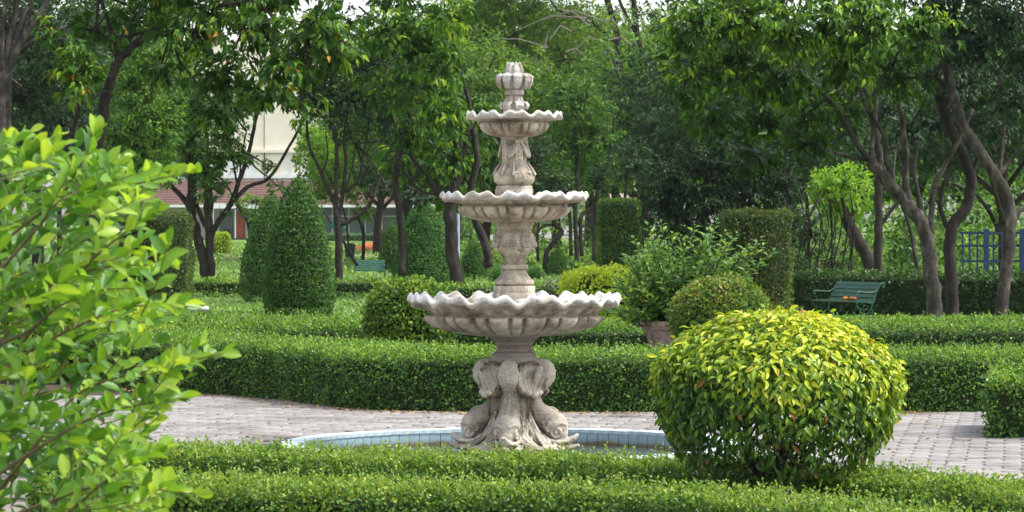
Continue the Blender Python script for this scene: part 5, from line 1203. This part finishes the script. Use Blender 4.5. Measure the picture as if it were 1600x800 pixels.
# tree with big drooping canopy over the left half
tree('canopy_tree', 'tree with a curved dark trunk and wide drooping leafy canopy over the left half', 46,
  [(34, 20, [(128, 520), (132, 400), (140, 330), (148, 250), (158, 190), (168, 140)]),
   (18, 11, [(168, 142), (178, 112), (188, 92), (215, 66), (245, 44), (270, 28), (300, 5)]),
   (10, 6, [(188, 94), (178, 60), (168, 30), (155, -10)]), (8, 5, [(186, 62), (210, 54), (236, 48), (262, 40)]),
   (10, 5, [(280, 20), (330, 10, -1), (400, 0, -2), (450, -20, -2)]), (6, 3, [(400, 0, -2), (440, 40, -2.5), (480, 70, -3)]), (10, 6, [(92, 400), (93, 330), (100, 260), (120, 180), (140, 100)])],
  [(120, 120, 46, 46, -2, .9, .18), (95, 60, 36, 34, -2, .7, .05), (150, 45, 50, 30, 0, .8, -.1), (215, 30, 60, 34, 1, .8, -.1),
   (300, 50, 62, 50, -1, 1.0), (350, 110, 60, 48, -2, 1.0, -.02), (400, 40, 66, 50, -2, 1.1, .04), (455, 95, 58, 50, -3, 1.1, .08), (500, 40, 58, 48, -3, 1.1, .10), (420, 150, 56, 40, -2, 1.0, -.04), (330, 20, 60, 40, -1, 1.1), (390, -5, 70, 40, -1, 1.1), (250, -5, 60, 40, 0, 1), (340, 170, 46, 30, -1, .8, -.05), (250, 110, 46, 40, 1, .8, -.04), (470, 165, 36, 24, -3, .7), (280, -10, 90, 30, 0, .8), (440, -10, 100, 30, -2, .9),
   (530, 80, 30, 26, -3, .9, .22), (300, -170, 190, 120, 0, 1), (200, -260, 150, 90, 0, 1)],  # right edge clump lighter: its sunlight put into the leaf tint
  15, M_mango, 206, droop=.95, nl=11, tint0=.46, csize=2.0, wr=.42)
tree('light_leaf_tree', 'small leaved light green tree behind the curved trunk at left', 66,
  [(12, 8, [(215, 470), (212, 380), (205, 300), (215, 220)]), (7, 4, [(210, 300), (235, 250), (250, 190)])],
  [(205, 140, 52, 56, 0, 1.1), (250, 190, 52, 56, 0, 1.1), (185, 215, 48, 50, 0, 1.1, -.05), (230, 265, 52, 42, 0, 1.0, -.08), (225, 100, 44, 36, 0, 1, .1), (180, 290, 44, 36, 1, .8, -.1), (215, -60, 90, 60, 0, 1)],
  8, M_small, 207, droop=.3, nl=12, tint0=.62)
# middle canopy tree
tree('canopy_tree', 'broad dark tree with drooping leaves and leaning stems left of the fountain top', 66,
  [(26, 18, [(720, 440), (706, 390), (703, 340), (708, 300), (716, 250), (712, 200)]),
   (14, 7, [(704, 330), (688, 302), (672, 285), (650, 256), (632, 220), (610, 180)]),
   (12, 7, [(712, 262), (730, 220), (734, 170), (720, 110)]),
   (14, 9, [(628, 430), (628, 380), (622, 320), (618, 280), (628, 220), (648, 150), (655, 60), (640, 20)]),
   (18, 11, [(764, 418), (757, 380), (744, 345), (735, 300), (745, 250), (740, 200)]),
   (8, 4, [(655, 60), (620, 45), (585, 30), (560, 10)]), (6, 3, [(648, 150), (600, 100), (560, 60)]), (6, 3, [(690, 305), (660, 300, .5), (640, 280, .5)])],
  [(600, 50, 50, 50, -2, 1, .0), (655, 60, 56, 56, -2, 1.1, .0), (700, 30, 40, 36, -3, 1.1, .30), (640, 130, 60, 50, -1, 1.1, -.05), (690, 110, 42, 48, -2, 1.1, .06), (590, 140, 46, 38, 0, 1, -.05), (690, 180, 44, 48, -1, 1.1, 0), (650, 200, 50, 36, 0, 1, -.1), (700, 250, 36, 46, 0, 1, 0), (665, 265, 50, 36, 1, 1, -.12), (620, 250, 34, 30, 1, .8, -.1), (700, 300, 30, 24, 1, .8, -.1), (740, 260, 36, 50, 2, .9, -.15), (745, 190, 40, 46, 3, .8, -.15), (630, -10, 80, 30, -1, 1), (650, -150, 150, 110, 0, 1)],  # sunlit cluster at top right painted by its lighter clump tint
  12, M_canopy, 208, droop=.9, nl=11, tint0=.50, csize=2.0)
# right of the stem
tree('slim_tree', 'group of slim dark stems rising from one root right of the fountain stem', 96,
  [(9, 7, [(903, 402), (900, 370), (899, 325), (902, 270), (898, 200)]), (8, 5, [(909, 400), (908, 340), (927, 322), (943, 275), (955, 235), (960, 180)]), (7, 5, [(892, 400), (891, 350), (886, 300), (880, 240)]),
   (6, 4, [(900, 330), (880, 300), (860, 285), (840, 270)])],
  [(880, 230, 44, 40, 0, 1), (930, 210, 44, 44, 0, 1), (900, 160, 60, 44, 0, 1), (860, 270, 40, 26, -1, .9, -.1), (850, 300, 26, 18, 0, .7), (950, 265, 30, 28, 1, .7, .1)],
  7, M_small, 209, droop=.3, tint0=.42)
tree('crooked_tree', 'low tree with a crooked swan necked trunk right of the fountain stem', 92,
  [(11, 8, [(850, 420), (854, 397), (868, 374), (878, 362), (867, 350), (864, 330), (856, 300)]), (6, 4, [(841, 408), (840, 370), (842, 340), (836, 300)]), (5, 3, [(866, 352), (850, 352), (840, 365)]), (8, 6, [(928, 408), (929, 355), (932, 300)]), (7, 5, [(978, 400), (975, 340), (980, 280), (990, 220)])],
  [(850, 280, 40, 30, 0, .9), (880, 300, 30, 20, 0, .7), (835, 240, 36, 40, 0, .9), (935, 290, 36, 30, 0, .8, .15), (985, 250, 36, 44, 0, .9, .1)],
  7, M_dark, 210, droop=.3, tint0=.6)
tree('tall_tree', 'very tall airy tree with bare greyish branches above the fountain', 115,
  [(14, 11, [(966, 420), (962, 330), (958, 250), (960, 190), (969, 125), (965, 60), (950, 0), (940, -60)]),
   (13, 9, [(1030, 300), (1030, 200), (1025, 134), (1010, 96), (997, 56), (990, 0), (985, -40)]), (8, 5, [(1000, 62), (985, 36), (972, 10), (960, -20)]),
   (7, 3, [(960, 190), (930, 160), (890, 130), (850, 105), (815, 95)]), (6, 3, [(1012, 100), (985, 115), (960, 120), (920, 95), (880, 92)]), (6, 3, [(965, 70), (930, 40), (880, 20), (850, -10)])],
  [(800, 60, 70, 60, 2, .8), (870, 40, 60, 50, 0, .7, .05), (930, 40, 50, 44, 0, .6, .05), (850, 110, 60, 40, 1, .7), (920, 130, 50, 34, 0, .6), (780, 140, 50, 50, 3, .9, -.05), (960, 110, 34, 30, 0, .4), (1010, 190, 44, 44, 0, .9), (900, 190, 60, 34, 2, .8, -.05), (830, 10, 70, 40, 2, .8, .05), (760, 30, 60, 60, 3, .9), (900, -120, 180, 100, 0, 1), (760, -10, 70, 36, 1, 1), (700, 60, 60, 60, 4, 1), (1000, 20, 30, 26, 0, .3), (1040, 60, 40, 50, 2, .7)],
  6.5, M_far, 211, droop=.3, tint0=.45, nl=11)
tw = MB(); rnd = random.Random(6)
for k in range(26):
    a = P(rnd.uniform(840, 1010), rnd.uniform(20, 170), 112); e = a + Vector((rnd.uniform(-2.6, 1.2), rnd.uniform(-.5, .5), rnd.uniform(-.6, .9))); m_ = (a + e) / 2 + Vector((0, 0, rnd.uniform(.1, .4))); tw.tube([a, m_, e], [.035, .025, .012], 5, cap=False)
par = [x for x in C.objects if x.name.startswith('tall_tree')][0]
o = tw.build('bare_twigs', M_twig_pale, par); o.location = -par.location

# right canopy
tree('canopy_tree', 'near tree with a pale leaning trunk and a drooping leafy canopy over the bench', 50,
  [(30, 22, [(1461, 508), (1456, 450), (1449, 380), (1436, 342), (1409, 308), (1380, 275), (1357, 251)]),
   (12, 7, [(1357, 251), (1338, 222), (1319, 190), (1290, 150), (1250, 110), (1200, 70)]), (10, 6, [(1360, 252), (1364, 215), (1362, 180), (1350, 130), (1345, 80)]),
   (16, 9, [(1420, 318), (1415, 280), (1414, 227), (1408, 180), (1390, 120)]), (11, 6, [(1452, 365), (1438, 318), (1428, 265), (1436, 220)]), (12, 7, [(1455, 372), (1458, 300), (1475, 261), (1494, 227), (1520, 170)]),
   (10, 6, [(1400, 300), (1385, 250), (1380, 210), (1352, 165), (1338, 120)])],
  [(1090, 40, 54, 50, -4, 1.1, .12), (1150, 90, 60, 56, -3, 1.1, .02), (1080, 120, 44, 54, -3, 1.1, .04), (1160, 20, 60, 44, -4, 1.1, .16), (1230, 50, 56, 50, -4, 1.1, .12), (1220, 120, 60, 50, -2, 1.1, -.06), (1290, 40, 56, 46, -4, 1.1, .14), (1270, 170, 48, 40, 0, 1, -.12), (1200, 190, 56, 44, 0, 1.1, -.14), (1120, 180, 50, 44, 0, 1, -.1), (1320, 100, 56, 46, -3, 1.1, .06), (1260, 225, 40, 34, 1, .8, -.15), (1180, 240, 50, 34, 1, .9, -.16), (1350, 40, 56, 50, -4, 1.1, .10), (1200, -10, 110, 30, -3, 1), (1340, -10, 90, 30, -3, 1), (1250, -180, 200, 120, 0, 1), (1400, 120, 60, 46, -1, 1, -.10), (1440, 50, 60, 44, -3, 1, .04), (1320, 165, 44, 26, 1, .8, -.15)],  # lit outer clumps lighter, shaded underside darker, put into the leaf tint
  13, M_canopy, 212, bark=M_bark_pale, droop=1.0, nl=11, tint0=.44, csize=2.0)
tree('canopy_tree', 'dark tree with a knobbly forked trunk between the leaning trunk and the rightmost trunk', 51,
  [(24, 18, [(1489, 508), (1487, 440), (1484, 380), (1490, 350), (1511, 322), (1518, 289), (1512, 262), (1504, 242), (1490, 210), (1474, 175), (1460, 120)]),
   (10, 6, [(1487, 366), (1470, 330), (1474, 290), (1490, 255)]), (8, 5, [(1515, 280), (1530, 240), (1545, 190)])],
  [(1500, 130, 60, 44, 0, 1, -.1), (1540, 60, 60, 50, -2, 1.1, -.05), (1470, 190, 46, 30, 1, .9, -.12), (1490, 60, 50, 40, -2, 1, 0), (1580, 130, 44, 44, 0, 1, -.12), (1420, 200, 44, 34, 2, .9, -.15), (1480, 290, 26, 22, 1, .5, -.1), (1500, -10, 120, 30, -2, 1), (1500, -160, 160, 110, 0, 1)],
  12, M_dark, 213, bark=M_bark, droop=.8, nl=11, tint0=.50)
tree('pale_trunk_tree', 'rightmost tree with a slender pale curved trunk beside the blue trellis', 49,
  [(24, 18, [(1562, 514), (1568, 450), (1576, 385), (1578, 320), (1553, 272), (1530, 235), (1512, 208), (1498, 178), (1486, 140), (1480, 100)]),
   (8, 5, [(1560, 275), (1580, 250), (1600, 227), (1630, 190)]), (11, 8, [(1580, 340), (1594, 330), (1615, 318)]), (5, 3, [(1545, 12), (1590, 25), (1620, 30)]), (9, 5, [(1560, 280), (1566, 230), (1570, 170), (1560, 110)])],
  [(1570, 30, 60, 44, -1, 1, -.05), (1600, 160, 40, 44, -1, 1, .05), (1610, 90, 40, 50, 0, 1, -.05), (1560, 200, 40, 30, 1, .7, -.1), (1590, -120, 130, 90, 0, 1)],
  12, M_dark, 214, bark=M_bark_pale, droop=.8, tint0=.5)
tree('dark_tree', 'straight dark trunk right behind the green bench', 56,
  [(17, 13, [(1373, 500), (1372, 430), (1373, 370), (1372, 300), (1374, 250), (1366, 190), (1370, 120)]), (8, 5, [(1376, 352), (1392, 330), (1405, 312)]), (8, 5, [(1438, 450), (1430, 400), (1420, 350), (1400, 300)])],
  [(1380, 170, 40, 30, 1, .8), (1400, 230, 30, 24, 2, .6), (1370, -60, 90, 60, 0, 1)], 10, M_dark, 215, tint0=.4)
tree('bright_tree', 'leaning thick trunk topped by a vivid light green leaf tuft behind the bench', 60,
  [(26, 20, [(1372, 440), (1358, 410), (1340, 375), (1322, 340), (1312, 322)]), (9, 5, [(1318, 335), (1300, 310), (1290, 290)]), (9, 5, [(1325, 345), (1340, 310), (1345, 280)])],
  [(1322, 285, 40, 34, -.5, 1.1), (1290, 295, 30, 30, 0, 1, .05), (1345, 310, 26, 26, 0, .9, -.05), (1310, 320, 36, 24, 0, .8, -.05)], 9, M_bright, 216, droop=.45, tint0=.45)
# big dark rounded mass
tree('dark_tree', 'broad low very dark green bushy tree behind the brownish block topiary', 62,
  [(16, 10, [(1110, 470), (1105, 400), (1100, 330), (1110, 260)]), (10, 6, [(1105, 380), (1150, 330), (1180, 280)]), (10, 6, [(1105, 380), (1060, 330), (1040, 280)])],
  [(1050, 280, 50, 44, 0, 1.2), (1110, 240, 60, 44, 0, 1.2), (1170, 260, 56, 44, 0, 1.2), (1040, 330, 48, 50, 0, 1.2), (1100, 320, 60, 50, 0, 1.2), (1165, 320, 60, 44, 0, 1.2), (1225, 290, 36, 50, 0, 1.0), (1070, 390, 56, 40, 1, 1.1), (1140, 380, 50, 40, 1, 1), (1240, 350, 40, 40, 1, .9)],
  8, M_dark, 217, droop=.5, nl=13, tint0=.42)
# twiggy undergrowth behind the bench
tree('thicket_shrub', 'dark twiggy thicket behind the left end of the green bench', 58,
  [(4, 2, [(1250 + k * 13, 505), (1246 + k * 14, 420), (1256 + k * 11 + (k * 37) % 19, 350), (1250 + k * 13, 300)]) for k in range(7)] + [(3, 1.5, [(1200 + k * 22, 500), (1225 + k * 17, 430), (1210 + k * 24, 360), (1225 + k * 18, 310)]) for k in range(6)],
  [(1230, 400, 40, 44, 0, .7), (1270, 370, 40, 44, 0, .55), (1250, 450, 46, 40, .5, .55), (1300, 410, 40, 40, .5, .5), (1320, 460, 40, 34, 1, .5), (1210, 470, 40, 40, 0, .7)],
  7, M_hedge_dark, 218, droop=.3, tint0=.45, cat='shrub', foot=False)
tree('pale_feathery_tree', 'pale sparse feathery tree behind the drooping canopy at right', 80,
  [(8, 5, [(1265, 430), (1262, 340), (1255, 270), (1235, 215)]), (5, 3, [(1258, 290), (1285, 240), (1300, 205)])],
  [(1240, 205, 40, 26, 0, .5), (1280, 215, 40, 26, 0, .5), (1180, 215, 40, 20, 0, .45), (1300, 245, 30, 24, 0, .5), (1250, 250, 34, 30, 0, .5)], 6, M_grey, 219, tint0=.5, droop=.2)

# background trees: four kinds, copied with their parts
def bg_tree(label, seed, mat, h=9.0, r=3.2, tint0=.45):
    root = empty('woodland_tree', (0, 0, 0)); rg = np.random.default_rng(seed); rnd = random.Random(seed); tb = MB()
    tb.tube([(0, 0, -.1), (.05, 0, 1.0), (-.1, .1, 2.2), (.1, 0, 3.6), (0, 0, 5.5)], [.20, .16, .14, .11, .05], 9); cen = []; out = []
    for k in range(9):
        a = k * 2.4; z0 = 1.3 + .35 * k; e = (r * .75 * math.cos(a), r * .75 * math.sin(a), z0 + rnd.uniform(1.6, 2.8)); tb.tube([(0, 0, z0), (e[0] * .4, e[1] * .4, z0 + .9), e], [.085, .06, .025], 6)
    cs = [(0, 0, h * .75, r * .8, h * .24)] + [(r * .6 * math.cos(a), r * .6 * math.sin(a), h * (.42 + .3 * rnd.random()), r * rnd.uniform(.42, .6), h * .17) for a in np.linspace(0, 5.6, 9)]
    ch = []
    for i, (x, y, z, a, b_) in enumerate(cs):
        c, o_ = clump_points((x, y, z), (a, a, b_), 150, rg); ch.append(cluster_leaves(c, o_, 11, .42, .21, seed + i, .35, tint0, .2, 'leaf', .42))
    tb.build('trunk', M_bark, root, smooth=True); obj('crown', merge_leaf('woodland_crown', ch), mat, root); root['label'] = label; root['category'] = 'tree'; root['group'] = 'woodland trees behind the garden'
    return root
proto = [bg_tree('', 301, M_far), bg_tree('', 302, M_small, 8, 3.0), bg_tree('', 303, M_bright, 7.0, 2.8, .3), bg_tree('', 304, M_dark, 9.5, 3.4, .6)]
spots = [ # px, d, kind, scale, label
 (790, 120, 0, 1.25, 'tall hazy woodland tree directly behind the fountain top'),
 (870, 128, 1, 1.2, 'woodland tree behind the slim dark stems'),
 (760, 112, 0, 1.0, 'woodland tree left of the fountain top behind the canopy'),
 (700, 112, 1, 1.1, 'woodland tree behind the broad dark canopy tree left of the fountain'),
 (640, 125, 0, 1.2, 'woodland tree behind the bright green cone topiary'),
 (940, 118, 2, 1.3, 'yellowish woodland tree above the column topiary'),
 (1000, 110, 1, 1.1, 'woodland tree right of the column topiary'),
 (1060, 130, 0, 1.3, 'woodland tree behind the very dark bushy tree'),
 (1130, 105, 3, 1.1, 'dark woodland tree behind the block topiary'),
 (1200, 125, 0, 1.15, 'woodland tree behind the thicket'),
 (1290, 120, 2, 1.0, 'bright woodland tree seen under the canopy left of the leaning trunk'),
 (1370, 130, 2, 1.1, 'bright woodland tree seen between the dark trunk and the leaning trunk'),
 (1440, 115, 1, 1.0, 'woodland tree behind the leaning pale trunk'),
 (1500, 125, 2, 1.1, 'bright woodland tree behind the blue trellis'),
 (1560, 110, 1, 1.1, 'woodland tree behind the rightmost pale trunk'),
 (1620, 125, 0, 1.2, 'woodland tree at the far right edge'),
 (60, 95, 3, 1.1, 'dark woodland tree behind the old trunk at left edge'),
 (150, 110, 1, 1.2, 'woodland tree behind the curved trunk at left'),
 (-10, 80, 3, 1.0, 'dark woodland tree beyond the left edge trunk'),
 (150, 120, 0, 1.2, 'woodland tree behind the light green tree at left'),
 (215, 135, 1, 1.2, 'woodland tree high behind the light green tree left of the twin stemmed tree'),
 (590, 150, 1, 1.2, 'woodland tree right of the bare forked limbs, near the building'),
 (830, 165, 0, 1.6, 'far woodland tree filling the gap right of the fountain top'),
 (1010, 175, 2, 1.4, 'far pale woodland tree behind the airy tall tree'),
 (1330, 170, 0, 1.5, 'far woodland tree beyond the bright leaf tuft'),
 (1470, 165, 0, 1.6, 'far woodland tree beyond the knobbly forked trunk'),
 (1230, 75, 3, .8, 'dark woodland tree under the canopy left of the bench'),
 (1570, 80, 3, .9, 'dark woodland tree above the blue trellis'),
 (715, 160, 0, 1.5, 'far woodland tree behind the stems left of the fountain'),
 (920, 190, 1, 1.8, 'farthest woodland tree right of the fountain'),
]
used = [False] * 4
for k, (px, d, kd, s_, lab) in enumerate(spots):
    o = proto[kd] if not used[kd] else copy_tree(proto[kd]); used[kd] = True
    o.location = (GX(px, d), d, 0); o.rotation_euler = (0, 0, k * 1.7); o.scale = (s_, s_, s_); o['label'] = lab
# undergrowth between the far trunks
rg = np.random.default_rng(93); n = 520; cx = rg.uniform(-3, 20, n); cy = rg.uniform(98, 118, n); c = np.c_[cx, cy, rg.uniform(.1, 1.0, n) * (1.2 + .9 * np.sin(cx * 1.1) * np.sin(cx * .37 + 1) + .5 * (cx > 9))]
c = c[~((cx > .3) & (cx < 2.4) & (rg.random(n) < .5))]
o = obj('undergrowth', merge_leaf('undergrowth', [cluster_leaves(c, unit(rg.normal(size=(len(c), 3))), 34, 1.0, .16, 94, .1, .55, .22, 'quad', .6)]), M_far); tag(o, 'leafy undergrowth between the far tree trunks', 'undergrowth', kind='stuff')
rg = np.random.default_rng(95); n = 330; cx = rg.uniform(8.5, 17, n); cy = rg.uniform(80, 92, n); c = np.c_[cx, cy, .2 + 3.0 * rg.random(n)]
o = obj('dark_thicket', merge_leaf('dark_thicket', [cluster_leaves(c, unit(rg.normal(size=(len(c), 3))), 26, .9, .15, 96, .3, .55, .25, 'quad', .6)]), M_hedge); tag(o, 'shaded thicket filling the gaps between the trunks at right', 'thicket', kind='stuff')
# far wood, one mass
rg = np.random.default_rng(91); n = 650; cx = rg.uniform(-30, 70, n); cy = rg.uniform(215, 250, n); keep = ~((cx < GX(690, 230))); cx, cy = cx[keep], cy[keep]
cz = rg.uniform(1.0, 13.5, len(cx)); c = np.c_[cx, cy, cz]
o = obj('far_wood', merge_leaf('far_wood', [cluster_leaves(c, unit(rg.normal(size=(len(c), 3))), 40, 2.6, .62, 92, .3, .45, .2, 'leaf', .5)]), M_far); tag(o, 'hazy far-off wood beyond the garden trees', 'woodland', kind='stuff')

# ------------------------------------------------------------------ air
hz = MB(); hz.box((30, 150, 12.0), (900, 700, 27.0)); hm = bpy.data.materials.new('pale_air'); hm.use_nodes = True
hn = hm.node_tree.nodes; hn.remove(hn['Principled BSDF']); pv = hn.new('ShaderNodeVolumePrincipled'); pv.inputs['Color'].default_value = (.93, .96, 1, 1); pv.inputs['Density'].default_value = .00011; pv.inputs['Anisotropy'].default_value = .2
hm.node_tree.links.new(pv.outputs[0], hn['Material Output'].inputs['Volume']); ho = hz.build('haze', hm); tag(ho, kind='stuff')
